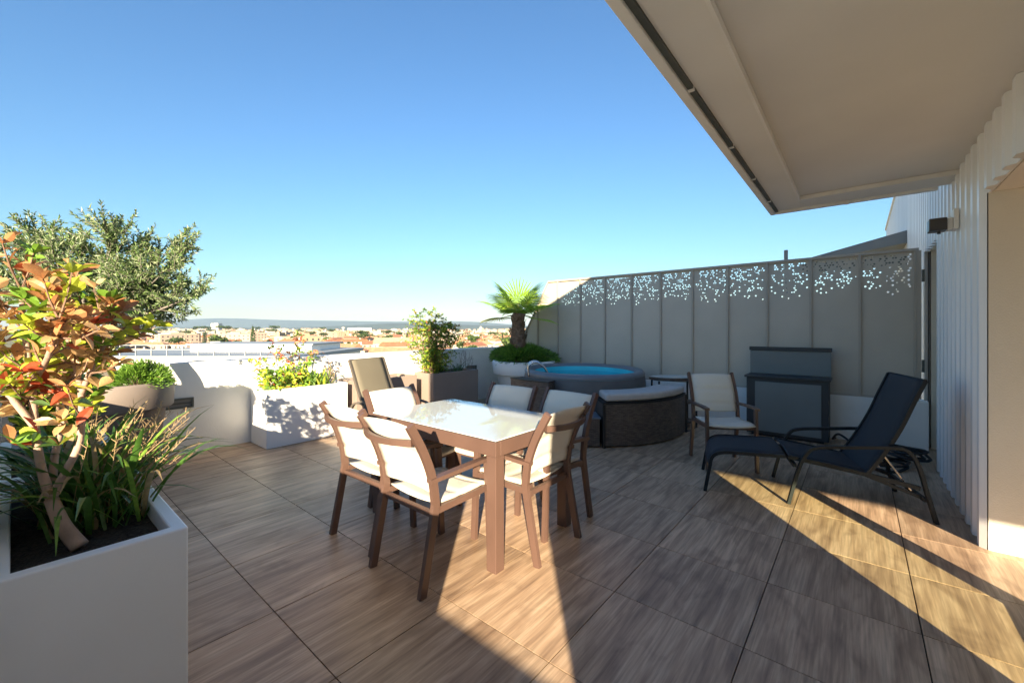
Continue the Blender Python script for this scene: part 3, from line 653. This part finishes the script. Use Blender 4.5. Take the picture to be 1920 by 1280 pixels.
# ------------------------------------------------------------------ dining chairs
def make_chair():
    r = empty('dining_chair', (0,0,0)); fm = M['frame_brown']; hw = 0.225
    post = [(-0.28,0.0),(-0.20,0.40),(-0.195,0.48),(-0.215,0.60),(-0.27,0.74),(-0.355,0.89)]
    for s in (-1,1):
        c = curve([(s*hw, y, z) for y, z in post], 5); MB().bar(c, 0.026, 0.042, (0,1,0)).build('rear_leg', fm, r)
        MB().bar([(s*hw, 0.235, 0.0),(s*hw, 0.215, 0.43),(s*hw,0.205,0.583)], 0.026, 0.04, (0,1,0)).build('front_leg', fm, r)
        MB().bar([(s*(hw+0.004), -0.235, 0.585),(s*(hw+0.012), -0.05, 0.597),(s*(hw+0.012), 0.14, 0.605),(s*(hw+0.004), 0.235, 0.598)], 0.045, 0.022).build('armrest', fm, r)
        MB().bar([(s*(hw-0.004), -0.175, 0.418),(s*(hw-0.004), 0.194, 0.428)], 0.026, 0.034).build('seat_rail', fm, r)
    MB().bar([(-hw+0.014,0.20,0.415),(hw-0.014,0.20,0.415)], 0.024, 0.03).build('front_rail', fm, r)
    MB().bar([(-hw+0.014,-0.192,0.395),(hw-0.014,-0.192,0.395)], 0.024, 0.03).build('rear_rail', fm, r)
    MB().bar(curve([(-hw+0.01,-0.332,0.80),(-hw*0.5,-0.372,0.797),(0,-0.385,0.795),(hw*0.5,-0.372,0.797),(hw-0.01,-0.332,0.80)],4), 0.022, 0.032).build('back_rail', fm, r)
    # padded sling: seat
    def sling(path, nrm_sign, name, seams, w):
        P = curve(path, 10); n = len(P); nx = 8; mb = MB(); top = []; bot = []
        for i in range(n):
            d = (P[min(i+1,n-1)]-P[max(i-1,0)]).normalized(); up = Vector((1,0,0)).cross(d)*nrm_sign; t = i/(n-1)
            pad = 0.011*min(1, min(abs(t-s) for s in seams)*14)
            for k in range(nx+1):
                u = -1+2*k/nx; sag = 0.016*(1-u*u); e = pad*(1 if abs(u) < 0.99 else 0.3)
                q = P[i]+Vector((u*w,0,0))-up*sag; top.append(q+up*(0.003+e)); bot.append(q-up*(0.003+e))
        m = nx+1; N = n*m; fs = []
        for i in range(n-1):
            for k in range(nx):
                a_ = i*m+k; fs += [(a_,a_+1,a_+m+1,a_+m), (N+a_+m,N+a_+m+1,N+a_+1,N+a_)]
            fs += [(i*m,(i+1)*m,N+(i+1)*m,N+i*m), (i*m+nx,N+i*m+nx,N+(i+1)*m+nx,(i+1)*m+nx)]
        for k in range(nx): fs += [(k,N+k,N+k+1,k+1), ((n-1)*m+k,(n-1)*m+k+1,N+(n-1)*m+k+1,N+(n-1)*m+k)]
        mb.add(top+bot, fs); return mb.build(name, M['sling_cream'], r, smooth=True)
    sling([(0,-0.165,0.448),(0,0.0,0.446),(0,0.17,0.452),(0,0.238,0.440)], 1, 'seat', (0,0.33,0.67,1), hw-0.012)
    sling([(0,-0.192,0.50),(0,-0.212,0.60),(0,-0.265,0.74),(0,-0.343,0.875)], 1, 'backrest', (0,0.28,0.62,1), hw-0.012)
    return r
chair0 = make_chair()
CH = [(-1.93,1.61,0,'cream dining chair on the near long side, beside the sunlit table leg'),
      (-2.49,1.66,2,'cream dining chair on the near long side, its back toward the big planters'),
      (-1.70,2.16,90,'cream dining chair half in shade at the table end facing the building'),
      (-2.62,2.0,-88,'cream dining chair at the table end in front of the taupe recliner'),
      (-2.27,2.43,184,'cream dining chair on the far long side, in front of the palm pot'),
      (-1.76,2.45,175,'cream dining chair on the far long side, in front of the wicker step'),
      (-1.06,4.61,None,'cream dining chair standing apart in front of the grey cabinet')]
for i, (x, y, rz, lab) in enumerate(CH):
    c = chair0 if i == 0 else copy_tree(chair0)
    c.location = (x, y, 0); ang = rad(rz) if rz is not None else math.atan2(-0.555, -0.83)
    c.rotation_euler = (0,0,ang); tag(c, lab, 'chair', 'cream sling dining chairs')

# ------------------------------------------------------------------ recliners
def recliner(loc, rz, fm, sm, foot, label, group):
    r = empty('recliner', loc, rz, label, 'lounge chair', group); F, S = M[fm], M[sm]; w = 0.29
    def strip(path, name, ww):
        P = curve(path, 6); n = len(P); top = []; nx = 6
        for i in range(n):
            d = (P[min(i+1,n-1)]-P[max(i-1,0)]).normalized(); up = d.cross(Vector((0,1,0)))
            for k in range(nx+1): u = -1+2*k/nx; top.append(P[i]+Vector((0,u*ww,0))-up*0.014*(1-u*u)*(-1))
        m = nx+1; o = MB().add(top, [(i*m+k,i*m+k+1,(i+1)*m+k+1,(i+1)*m+k) for i in range(n-1) for k in range(nx)]).build(name, S, r, smooth=True)
        s = o.modifiers.new('thickness','SOLIDIFY'); s.thickness = 0.004; return o
    seat = [(0.60,0,0.365),(0.80,0,0.335),(1.0,0,0.305),(1.10,0,0.295)]
    back = [(1.10,0,0.295),(1.19,0,0.44),(1.29,0,0.64),(1.37,0,0.85),(1.43,0,1.0)]
    strip(seat, 'seat', w-0.01); strip(back, 'backrest', w-0.01)
    if foot: strip([(0.03,0,0.22),(0.05,0,0.295),(0.12,0,0.345),(0.25,0,0.355),(0.58,0,0.365)], 'footrest', w-0.01)
    for s in (-1,1):
        y = s*w
        MB().bar(curve([(0.60,y,0.36),(0.85,y,0.325),(1.10,y,0.285),(1.40,y,0.228)],4), 0.028, 0.03).build('side_rail', F, r)
        MB().bar(curve([(q[0],y,q[2]) for q in back],4), 0.026, 0.026, (1,0,0)).build('back_rail', F, r)
        ya = s*(w+0.03)
        MB().bar(curve([(0.595,ya,0.0),(0.66,ya,0.27),(0.72,ya,0.415),(0.80,ya,0.462),(1.0,ya,0.485),(1.22,ya,0.507),(1.32,ya,0.495),(1.38,ya,0.40),(1.43,ya,0.20),(1.48,ya,0.0)],5), 0.036, 0.022, (0,0.001,1)).build('arm_frame', F, r)
        MB().bar([(1.05,s*(w-0.03),0.29),(1.43,s*(w-0.03),0.15)], 0.022, 0.022).build('prop_rail', F, r)
        MB().tube([(1.20,s*(w-0.02),0.44),(1.36,s*(w-0.02),0.20)], 0.007, 6).build('prop_rod', M['steel'], r)
        if foot: MB().bar(curve([(0.0,y,0.0),(0.035,y,0.20),(0.06,y,0.30),(0.14,y,0.342),(0.30,y,0.35),(0.58,y,0.36)],5), 0.028, 0.026, (0,0.001,1)).build('foot_frame', F, r)
    MB().bar([(1.43,-w-0.02,0.15),(1.43,w+0.02,0.15)], 0.025, 0.025).build('cross_bar', F, r)
    MB().bar([(0.64,-w-0.02,0.30),(0.64,w+0.02,0.30)], 0.025, 0.025).build('cross_bar', F, r)
    MB().bar([(1.432,-w,0.998),(1.432,w,0.998)], 0.022, 0.022).build('top_bar', F, r)
    return r
ang = math.atan2(0.29, 0.957); nx_, ny_ = -math.sin(ang), math.cos(ang)
recliner((-1.0+nx_*0.30, 3.756+ny_*0.30, 0), ang, 'frame_dark', 'sling_black', True, 'black sling recliner with attached footrest near the cladding wall', 'sling recliners')
ang2 = math.atan2(-0.27, -0.96)
recliner((-4.70+1.40*0.96, 2.85+1.40*0.27, 0), ang2, 'frame_taupe', 'sling_taupe', False, 'taupe sling reclining chair in front of the taupe planter by the parapet', 'sling recliners')

# ------------------------------------------------------------------ hot tub and wicker surround
tc_ = W(1.06, 6.22); TA = rad(YAW)
tub = empty('hot_tub', (tc_[0], tc_[1], 0), TA, 'round grey inflatable hot tub filled with bright blue water', 'hot tub')
sx, sy = 0.88, 1.04
MB().lathe([(0.93,0),(0.97,0.08),(1.0,0.35),(1.0,0.62),(0.985,0.72)], 64, sx=sx, sy=sy).build('outer_wall', M['spa_vinyl'], tub, smooth=True)
MB().lathe([(0.985,0.722),(0.99,0.755),(0.96,0.785),(0.90,0.79),(0.85,0.77),(0.835,0.74)], 64, sx=sx, sy=sy).build('rim', M['spa_rim'], tub, smooth=True)
MB().lathe([(0.834,0.742),(0.83,0.40),(0.82,0.22)], 64, sx=sx, sy=sy).disc(0.82, 0.22, 64, sx=sx, sy=sy).build('liner', M['spa_liner'], tub, smooth=True)
MB().disc(0.831, 0.675, 64, sx=sx, sy=sy).build('water', M['pool_water'], tub)
for q in (-0.10, 0.12):
    MB().tube(curve([(-0.93*sx,q-0.25,0.70),(-0.93*sx,q-0.25,0.86),(-0.80*sx,q-0.25,0.90),(-0.66*sx,q-0.25,0.80),(-0.62*sx,q-0.25,0.66)],5), 0.016, 8).build('handrail', M['steel'], tub, smooth=True)
def uv_wrap(o, su=1.0):
    me = o.data; uv = me.uv_layers.new(name='UVMap')
    for p in me.polygons:
        n = p.normal
        for li in p.loop_indices:
            c = me.vertices[me.loops[li].vertex_index].co
            uv.data[li].uv = (c.x, c.y) if abs(n.z) > 0.6 else (math.atan2(c.y, c.x)*math.hypot(c.x, c.y) if o.get('arc') else (c.x if abs(n.y) > abs(n.x) else c.y), c.z)
    return o
def arc_block(mb, r0, r1, a0, a1, z0, z1, n=14):
    vs = []; fs = []
    for i in range(n+1):
        a = rad(a0+(a1-a0)*i/n); vs += [(r0*math.cos(a),r0*math.sin(a),z0),(r1*math.cos(a),r1*math.sin(a),z0),(r1*math.cos(a),r1*math.sin(a),z1),(r0*math.cos(a),r0*math.sin(a),z1)]
    for i in range(n):
        a = i*4; b = a+4
        for k in range(4): fs.append((a+k, a+(k+1)%4, b+(k+1)%4, b+k))
    fs += [(3,2,1,0), (n*4,n*4+1,n*4+2,n*4+3)]; return mb.add(vs, fs)
def wk(name, mb, parent, arc=True):
    o = mb.build(name, M['wicker'], parent); 
    if arc: o['arc'] = 1
    uv_wrap(o)
    if 'arc' in o: del o['arc']
    return o
cw = (tc_[0], tc_[1], 0)
be = empty('wicker_bench', cw, TA, 'curved dark wicker bench with pale cushion hugging the hot tub', 'bench')
bb_ = wk('bench_body', arc_block(MB(), 1.03, 1.42, -90, -28, 0.02, 0.50), be)
arc_block(MB(), 1.03, 1.425, -90.3, -27.7, 0.502, 0.525).build('bench_top', M['rubber'], be)
arc_block(MB(), 1.03, 1.41, -89, -29, 0.53, 0.62).build('cushion', M['cushion'], be, bevel=0.03, seg=3)
for a in (-90, -28): 
    aa = rad(a); MB().bar([(1.425*math.cos(aa),1.425*math.sin(aa),0.0),(1.425*math.cos(aa),1.425*math.sin(aa),0.50)], 0.03, 0.03, (1,0,0)).build('corner_post', M['rubber'], bb_)
stp = empty('wicker_step', cw, TA, 'low dark wicker step between bench and wicker storage unit', 'step')
wk('step_body', arc_block(MB(), 1.10, 1.42, -112, -92, 0.02, 0.33), stp); arc_block(MB(), 1.08, 1.43, -112.5, -91.5, 0.332, 0.352).build('step_top', M['spa_rim'], stp)
sto = empty('wicker_storage', cw, TA, 'upright dark wicker unit beside the hot tub behind dining chair backs', 'storage unit')
wk('unit_body', arc_block(MB(), 1.03, 1.22, -152, -120, 0.02, 0.70), sto); arc_block(MB(), 1.025, 1.225, -152.4, -119.6, 0.702, 0.715).build('unit_top', M['rubber'], sto)
aw = rad(-12); tb_ = empty('wicker_side_table', (tc_[0]+math.cos(TA+aw)*1.28, tc_[1]+math.sin(TA+aw)*1.28, 0), TA, 'tall wicker side table with glass topped oval and two shelves', 'side table')
for (x, y) in ((-0.26,-0.15),(0.26,-0.15),(-0.26,0.15),(0.26,0.15)): MB().tube([(x,y,0),(x,y,0.645)], 0.014, 8).build('leg', M['rubber'], tb_)
o = MB().lathe([(0.02,0.648),(0.30,0.648),(0.315,0.66),(0.315,0.685),(0.30,0.69)], 32, sx=1.1, sy=0.72).build('table_top', M['wicker'], tb_); uv_wrap(o)
MB().disc(0.30, 0.694, 32, sx=1.1, sy=0.72).build('glass', M['table_glass'], tb_)
for z in (0.06, 0.33): o = MB().lathe([(0.02,z),(0.27,z),(0.27,z+0.02),(0.02,z+0.02)], 28, sx=1.1, sy=0.72).build('shelf', M['wicker'], tb_); uv_wrap(o)
tag(MB().box(-0.12,0.12,-0.08,0.08,0,0.05).build('folded_towel', M['blue_cloth'], None, (tb_.location.x+0.06, tb_.location.y-0.04, 0.352), bevel=0.015), 'folded blue towel on the middle shelf of wicker side table', 'towel')

# ------------------------------------------------------------------ outdoor cabinet, cables
cb = empty('outdoor_cabinet', (-0.70, 6.30, 0), 0, 'dark grey outdoor cabinet with pale door and raised back lid', 'cabinet')
MB().box(-0.43,0.43,-0.14,0.20,0.03,0.745).build('body', M['cabinet_dark'], cb, bevel=0.006)
MB().box(-0.33,0.36,-0.158,-0.142,0.07,0.70).build('door', M['cabinet_door'], cb, bevel=0.003)
MB().box(-0.45,0.45,-0.17,0.20,0.748,0.775).build('worktop', M['cabinet_dark'], cb, bevel=0.004)
MB().box(-0.44,0.44,0.17,0.20,0.777,1.085).build('back_lid', M['cabinet_door'], cb, bevel=0.003)
MB().box(-0.45,0.45,0.155,0.205,1.087,1.135).build('lid_edge', M['cabinet_dark'], cb, bevel=0.004)
MB().box(-0.38,0.38,-0.10,0.15,0.0,0.028).build('plinth', M['rubber'], cb)
hs_ = empty('hose_pile', (0.18, 5.75, 0), 0, 'tangled pile of black hose on the floor below the screen', 'hose')
for k in range(7):
    c = (U(-.22,.22), U(-.2,.2)); rr = U(0.13,0.24); ph0 = U(0,6.28); pts = [(c[0]+rr*math.cos(t+ph0)*(1+0.15*math.sin(3*t)), c[1]+rr*math.sin(t+ph0), 0.02+k*0.022+0.012*math.sin(2*t+k)) for t in [i*0.3 for i in range(24)]]
    MB().tube(pts, 0.013, 7).build('hose_loop', M['rubber'], hs_, smooth=True)
MB().tube(curve([(-0.2,0.1,0.10),(-0.35,0.35,0.16),(-0.42,0.6,0.05),(-0.40,0.75,0.03)],6), 0.012, 7).build('hose_end', M['rubber'], hs_, smooth=True)
ct = [(tb_.location.x+0.28, tb_.location.y-0.10, 0.34),(tb_.location.x+0.36,tb_.location.y-0.16,0.25),(tb_.location.x+0.37,tb_.location.y-0.2,0.08),(tb_.location.x+0.28,tb_.location.y-0.28,0.012),(tb_.location.x+0.05,tb_.location.y-0.34,0.010)]
tag(MB().tube(curve(ct,6), 0.006, 6).build('power_cable', M['rubber'], smooth=True), 'thin black cable hanging from the wicker side table', 'cable')

# ------------------------------------------------------------------ the town below
GZ = -15.0
mat('land', (0.20,0.17,0.10), 0.95, 0.35, 0.012, var2=(0.07,0.085,0.035), coord='Object')
gd = MB().add([(-30000,-30000,GZ),(30000,-30000,GZ),(30000,30000,GZ),(-30000,30000,GZ)], [(0,1,2,3)]).build('ground', M['land']); tag(gd, kind='structure')
mat('hill_green', (0.05,0.075,0.05), 0.95, 0.3, 0.004)
def ridge(dist, h0, amp, seed, name):
    rnd = random.Random(seed); n = 120; ph = [rnd.uniform(0,6.28) for _ in range(8)]; vs = []; fs = []
    for i in range(n+1):
        t = -1.35+2.2*i/n; hh = h0+amp*sum(math.sin(t*(2.3*(k+1))+ph[k])/(k+1.3) for k in range(8))*0.5; x, y = W(t*dist, dist); x2, y2 = W(t*dist*1.25, dist*1.25)
        x0, y0 = W(t*dist*0.86, dist*0.86)
        vs += [(x0,y0,GZ-5),(x,y,max(GZ+8,hh)),(x2,y2,GZ-5)]
    for i in range(n): a = i*3; b = a+3; fs += [(a,b,b+1,a+1),(a+1,b+1,b+2,a+2)]
    tag(MB().add(vs, fs).build(name, M['hill_green'], smooth=True), kind='structure')
ridge(5200, 26, 60, 3, 'hills'); ridge(9500, 105, 190, 11, 'far_hills')
walls = []
for k, c in enumerate(((0.42,0.37,0.29),(0.46,0.42,0.36),(0.38,0.28,0.18),(0.52,0.51,0.48),(0.40,0.30,0.23))): walls.append(mat('house_wall_%d' % k, c, 0.9, 0.05, 0.4))
roofs = [mat('roof_tile_%d' % k, c, 0.9, 0.2, 0.6) for k, c in enumerate(((0.36,0.155,0.075),(0.42,0.22,0.12),(0.30,0.12,0.065),(0.46,0.30,0.19)))]
mat('window_dark', (0.06,0.06,0.065), 0.3, 0.1, 1); mat('flat_roof', (0.30,0.29,0.27), 0.9, 0.1, 0.5)
def house_mesh(w, d, h, kind, wm, rm, windows=True):
    mb = MB(); mb.box(-w/2,w/2,-d/2,d/2,0,h); e = 0.35; rz = h+min(w,d)*0.24
    if kind == 'gable': mb.add([(-w/2-e,-d/2-e,h),(w/2+e,-d/2-e,h),(w/2+e,d/2+e,h),(-w/2-e,d/2+e,h),(-w/2-e,0,rz),(w/2+e,0,rz)], [(0,1,5,4),(2,3,4,5),(3,0,4),(1,2,5),(0,3,2,1)], 1)
    elif kind == 'hip': mb.add([(-w/2-e,-d/2-e,h),(w/2+e,-d/2-e,h),(w/2+e,d/2+e,h),(-w/2-e,d/2+e,h),(-w/2+d*0.45,0,rz),(w/2-d*0.45,0,rz)], [(0,1,5,4),(2,3,4,5),(3,0,4),(1,2,5),(0,3,2,1)], 1)
    else: mb.box(-w/2-0.1,w/2+0.1,-d/2-0.1,d/2+0.1,h+0.01,h+0.5); mb.box(-w*0.15,w*0.2,-d*0.2,d*0.2,h+0.5,h+2.0)
    if kind != 'flat': mb.box(w*0.2,w*0.2+0.7,-0.9,-0.2,h,rz+0.7)
    if windows:
        fl = max(1, int(h//2.9)); nw = max(2, int(w//3.2))
        for f in range(fl):
            for k in range(nw):
                x = -w/2+w*(k+0.5)/nw; z = 1.0+f*2.9
                for s in (-1,1): mb.box(x-0.5,x+0.5,min(s*d/2,s*(d/2+0.04)),max(s*d/2,s*(d/2+0.04)),z,z+1.3,2)
            for s in (-1,1): mb.box(min(s*w/2,s*(w/2+0.04)),max(s*w/2,s*(w/2+0.04)),-0.5,0.5,1.0+f*2.9,2.3+f*2.9,2)
    return mb, [wm, rm if kind != 'flat' else M['flat_roof'], M['window_dark']]
GL = {'gable': ('cream house with a gabled terracotta roof in the distant town', 'gabled houses of the distant town'),
      'hip': ('house with a hipped terracotta roof in the distant town', 'hip roofed houses of the distant town'),
      'flat': ('pale flat roofed block in the distant town', 'flat roofed blocks of the distant town')}
lib = []; WN = ('cream','off-white','ochre','white','pinkish beige'); RN = ('red-brown','orange','dark terracotta','pale sandy')
for kind, cnt in (('gable',9),('hip',7),('flat',8)):
    for k in range(cnt):
        w = U(9,20) if kind != 'flat' else U(12,30); hh = random.choice((3.2,5.8,6.2)) if kind != 'flat' else random.choice((5.9,8.8,11.6)); wi = (k*2+len(lib))%5; ri = (k+len(lib)//3)%4
        mb, ms = house_mesh(w, U(8,11), hh, kind, walls[wi], roofs[ri]); me = mb.mesh('town_house', ms)
        sto_ = {1:'one',2:'two',3:'three',4:'four'}[max(1,int(hh//2.9))]; form = 'long' if w > (15 if kind != 'flat' else 21) else 'short'
        me['label'] = ('%s %s-storey %s house with %s roof in the distant town' % (form, sto_, WN[wi], {'gable':'gabled ','hip':'hipped '}[kind]+RN[ri])) if kind != 'flat' else '%s %s-storey %s flat-roofed block in the distant town' % (form, sto_, WN[wi])
        lib.append((kind, mb, me))
used = []
def spot(dmin, dmax, p=1.0):
    for _ in range(60):
        d = dmin+(dmax-dmin)*R()**p; t = U(-1.12, 0.14); x, y = W(t*d, d)
        if all((x-a)**2+(y-b)**2 > (14+d*0.006)**2 for a, b in used): used.append((x,y)); return x, y, d, t
    return None
n_ind = 0; tv = []; tf = []; tmi = []; TM = walls+roofs+[M['flat_roof'], M['window_dark']]
for k in range(290):
    s = spot(235, 720, 0.8)
    if not s: continue
    x, y, d, t = s; left = t < -0.45
    kind, mb, me = random.choice([l for l in lib if (l[0] == 'flat') == (R() < (0.5 if left else 0.16))])
    o = bpy.data.objects.new('town_house', me); col.objects.link(o); o.location = (x, y, GZ); o.rotation_euler = (0,0,U(0,6.28)); tag(o, me['label'], 'house', GL[kind][1])
far = MB(); fm_ = walls+roofs+[M['flat_roof'], M['window_dark']]
for k in range(900):
    d = 720+1900*R()**1.1; t = U(-1.15,0.16); x, y = W(t*d, d); kind, mb, me = random.choice([l for l in lib if (l[0] == 'flat') == (R() < (0.6 if t < -0.45 else 0.3))])
    a = U(0,6.28); c_, s_ = math.cos(a), math.sin(a); zoff = GZ+max(0,(d-900)*0.006); b = len(far.v)
    far.v += [(x+v[0]*c_-v[1]*s_, y+v[0]*s_+v[1]*c_, zoff+v[2]) for v in mb.v]
    idx = [fm_.index(m) for m in me.materials]
    for f, mi in zip(mb.f, mb.m):
        if mi == 2: continue
        far.f.append([b+i for i in f]); far.m.append(idx[mi])
tag(far.build('far_town', fm_), 'far-off spread of pale and terracotta houses toward the hills', 'town', kind='stuff')
# trees of the town
def crown_mesh(rx, rz, n, mats, seed, tall=False):
    rnd = random.Random(seed); vs = []; fs = []; mi = []
    blobs = [(rnd.uniform(-.5,.5)*rx, rnd.uniform(-.5,.5)*rx, rnd.uniform(-.35,.35)*rz, rnd.uniform(.35,.6)) for _ in range(9)]
    for k in range(n):
        bx, by, bz, br = rnd.choice(blobs) if not tall else (0,0,0,0.95); v = Vector((rnd.gauss(0,1), rnd.gauss(0,1), rnd.gauss(0,1))).normalized()*rnd.uniform(0.75,1.0)
        p = Vector((bx+v.x*br*rx, by+v.y*br*rx, bz+v.z*br*rz)); 
        if tall: p.x *= (1-0.75*(p.z/rz*0.5+0.5)); p.y *= (1-0.75*(p.z/rz*0.5+0.5))
        q = Quaternion(Vector((rnd.gauss(0,1),rnd.gauss(0,1),rnd.gauss(0,1))).normalized(), rnd.uniform(0,6.28)); s = rnd.uniform(0.10,0.2)*min(rx,rz); b = len(vs)
        for c in ((-s,-s,0),(s,-s*0.6,0),(s*0.7,s,0),(-s*0.8,s*0.7,0)): vs.append(p+q@Vector(c))
        fs.append((b,b+1,b+2,b+3)); mi.append(0 if rnd.random() < 0.65 else 1)
    me = bpy.data.meshes.new('crown'); me.from_pydata(vs, [], fs)
    for m in mats: me.materials.append(M[m])
    me.polygons.foreach_set('material_index', mi); return me
kinds = [('town_tree', crown_mesh(5,3.6,520,('far_leaf','far_leaf_light'),1), 4.5, 0.28, 'rounded dark green tree standing among the town houses', 'rounded trees among the houses'),
         ('town_tree', crown_mesh(4,3.2,460,('far_leaf_light','far_leaf'),2), 3.6, 0.25, 'lighter green bushy tree standing among the town houses', 'light green trees among the houses'),
         ('stone_pine', crown_mesh(6,2.2,520,('far_leaf','far_leaf'),3), 9.0, 0.3, 'umbrella shaped stone pine rising over the town', 'stone pines over the town'),
         ('cypress_tree', crown_mesh(1.6,5.5,420,('far_leaf','far_leaf'),4,True), 5.8, 0.2, 'slim dark cypress standing among the town houses', 'cypresses among the houses')]
trunks = [MB().tube([(0,0,0),(0.1,0,k[2]*0.6),(0,0,k[2])], [k[3]*1.3,k[3],k[3]*0.6], 6).mesh('trunk', M['olive_bark']) for k in kinds]
def town_tree(i, x, y, s=1.0, z=GZ):
    n, cm, ch, tr_, lab, grp = kinds[i]; r = empty(n, (x,y,z), U(0,6.28), lab, 'tree', grp); r.scale = (s,s,s*U(0.9,1.15))
    inst('trunk', trunks[i], r, (0,0,0)); inst('crown', cm, r, (0,0,ch)); return r
for k in range(190):
    d = 240+800*R()**0.9; t = U(-1.1,0.14); x, y = W(t*d, d); i = pick((5,4,2.5 if t < -0.3 else 1,1)); town_tree(i, x, y, U(0.9,1.6))
for k in range(26):
    d = U(900,1400); t = U(-0.95,-0.45); x, y = W(t*d, d); town_tree(2 if R() < .5 else 0, x, y, U(1.3,2.1), GZ+4)
town_tree(3, *W(-0.205*262, 262), 0.95); town_tree(3, *W(-0.228*262, 262), 0.85); town_tree(1, *W(-0.385*262, 262), 1.5)
# landmark buildings
def landmark(name, cx, cy, w, d, h, kind, wm, rm, label, cat='building', z=GZ, rot=YAW):
    mb, ms = house_mesh(w, d, h, kind, walls[wm], roofs[rm]); o = mb.build(name, ms, None, (*W(cx, cy), z)); o.rotation_euler = (0,0,rad(rot)); tag(o, label, cat); return o
landmark('long_building', -0.30*238, 238, 72, 11, 3.4, 'gable', 2, 1, 'long low ochre building with a terracotta roof just beyond the parapet', rot=YAW+2)
landmark('annex_house', -0.365*231, 231, 7, 6, 4.6, 'hip', 0, 1, 'small cream annex projecting from the long terracotta roofed building', rot=YAW)
landmark('white_house', -0.53*225, 225, 19, 12, 8.2, 'hip', 3, 0, 'white house with a red roof beside the dark tank', rot=YAW+6)
landmark('tower_block', -0.71*1250, 1250, 22, 18, 33, 'flat', 3, 0, 'pale tower block rising above the left part of town')
landmark('slab_block', -0.365*1900, 1900, 110, 14, 21, 'flat', 3, 0, 'long white slab block on the town edge below the hills')
landmark('warehouse', -0.345*247, 300, 26, 18, 6.0, 'gable', 3, 3, 'wide pale warehouse behind the long ochre building', rot=YAW+10)
cht = empty('church_tower', (*W(-0.075*1100, 1100), GZ), 0, 'pale church tower with a pointed top above the roofs', 'church')
MB().box(-3,3,-3,3,0,19).build('tower', walls[0], cht); MB().add([(-3,-3,19),(3,-3,19),(3,3,19),(-3,3,19),(0,0,25)], [(0,1,4),(1,2,4),(2,3,4),(3,0,4)]).build('spire', walls[1], cht)
wt = empty('water_tower', (*W(-0.405*1700, 1700), GZ), 0, 'white mushroom shaped water tower on the skyline', 'water tower')
MB().lathe([(3,0),(2.5,16),(7,21),(7.5,24),(0.1,25)], 20).build('tank', walls[3], wt)
tk = empty('storage_tank', (*W(-0.485*218, 218), GZ), 0, 'dark cylindrical tank standing beside the white red roofed house', 'tank')
MB().lathe([(2.6,0),(2.6,9.4),(2.3,9.8),(0.1,9.9)], 24).build('tank_wall', M['grey_metal'], tk)
# neighbouring flat roof with steel railing
nr = empty('neighbouring_roof', (*W(-0.72*46, 46), 0), rad(YAW), 'neighbouring flat grey roof with white upstand walls just below the parapet', 'building')
MB().box(-12,12,-6,12,-14.9,-1.6).build('wall', M['render_white'], nr); MB().box(-12.3,12.3,-6.3,12.3,-1.598,-1.2).build('roof_edge', M['galvanised'], nr)
MB().box(-4,10,2,10,-1.198,-0.45).build('roof_room', M['render_white'], nr); MB().box(-4.3,10.3,1.7,10.3,-0.448,-0.30).build('roof_slab', M['galvanised'], nr)
rl = empty('roof_railing', (*W(-0.72*46, 46), 0), rad(YAW), 'galvanised steel railing along the edge of the neighbouring flat roof', 'railing')
for k in range(17): MB().box(-12+1.5*k-0.04,-12+1.5*k+0.04,-6.1,-6.02,-1.195,-0.20).build('post', M['galvanised'], rl)
for z in (-0.2, -0.62): MB().box(-12.1,12.1,-6.105,-6.015,z,z+0.06).build('rail', M['galvanised'], rl)

# ------------------------------------------------------------------ air over the town
hz = MB().box(-14000,9000,-4000,16000,-17,260).build('haze', []); tag(hz, kind='stuff')
hm = bpy.data.materials.new('haze'); N, L = nodes(hm); N.remove(N['Principled BSDF']); pv = N.new('ShaderNodeVolumePrincipled')
pv.inputs['Color'].default_value = (0.55,0.74,1.0,1); pv.inputs['Density'].default_value = 0.00005; pv.inputs['Anisotropy'].default_value = 0.0
L.new(pv.outputs[0], N['Material Output'].inputs['Volume']); hz.data.materials.append(hm)
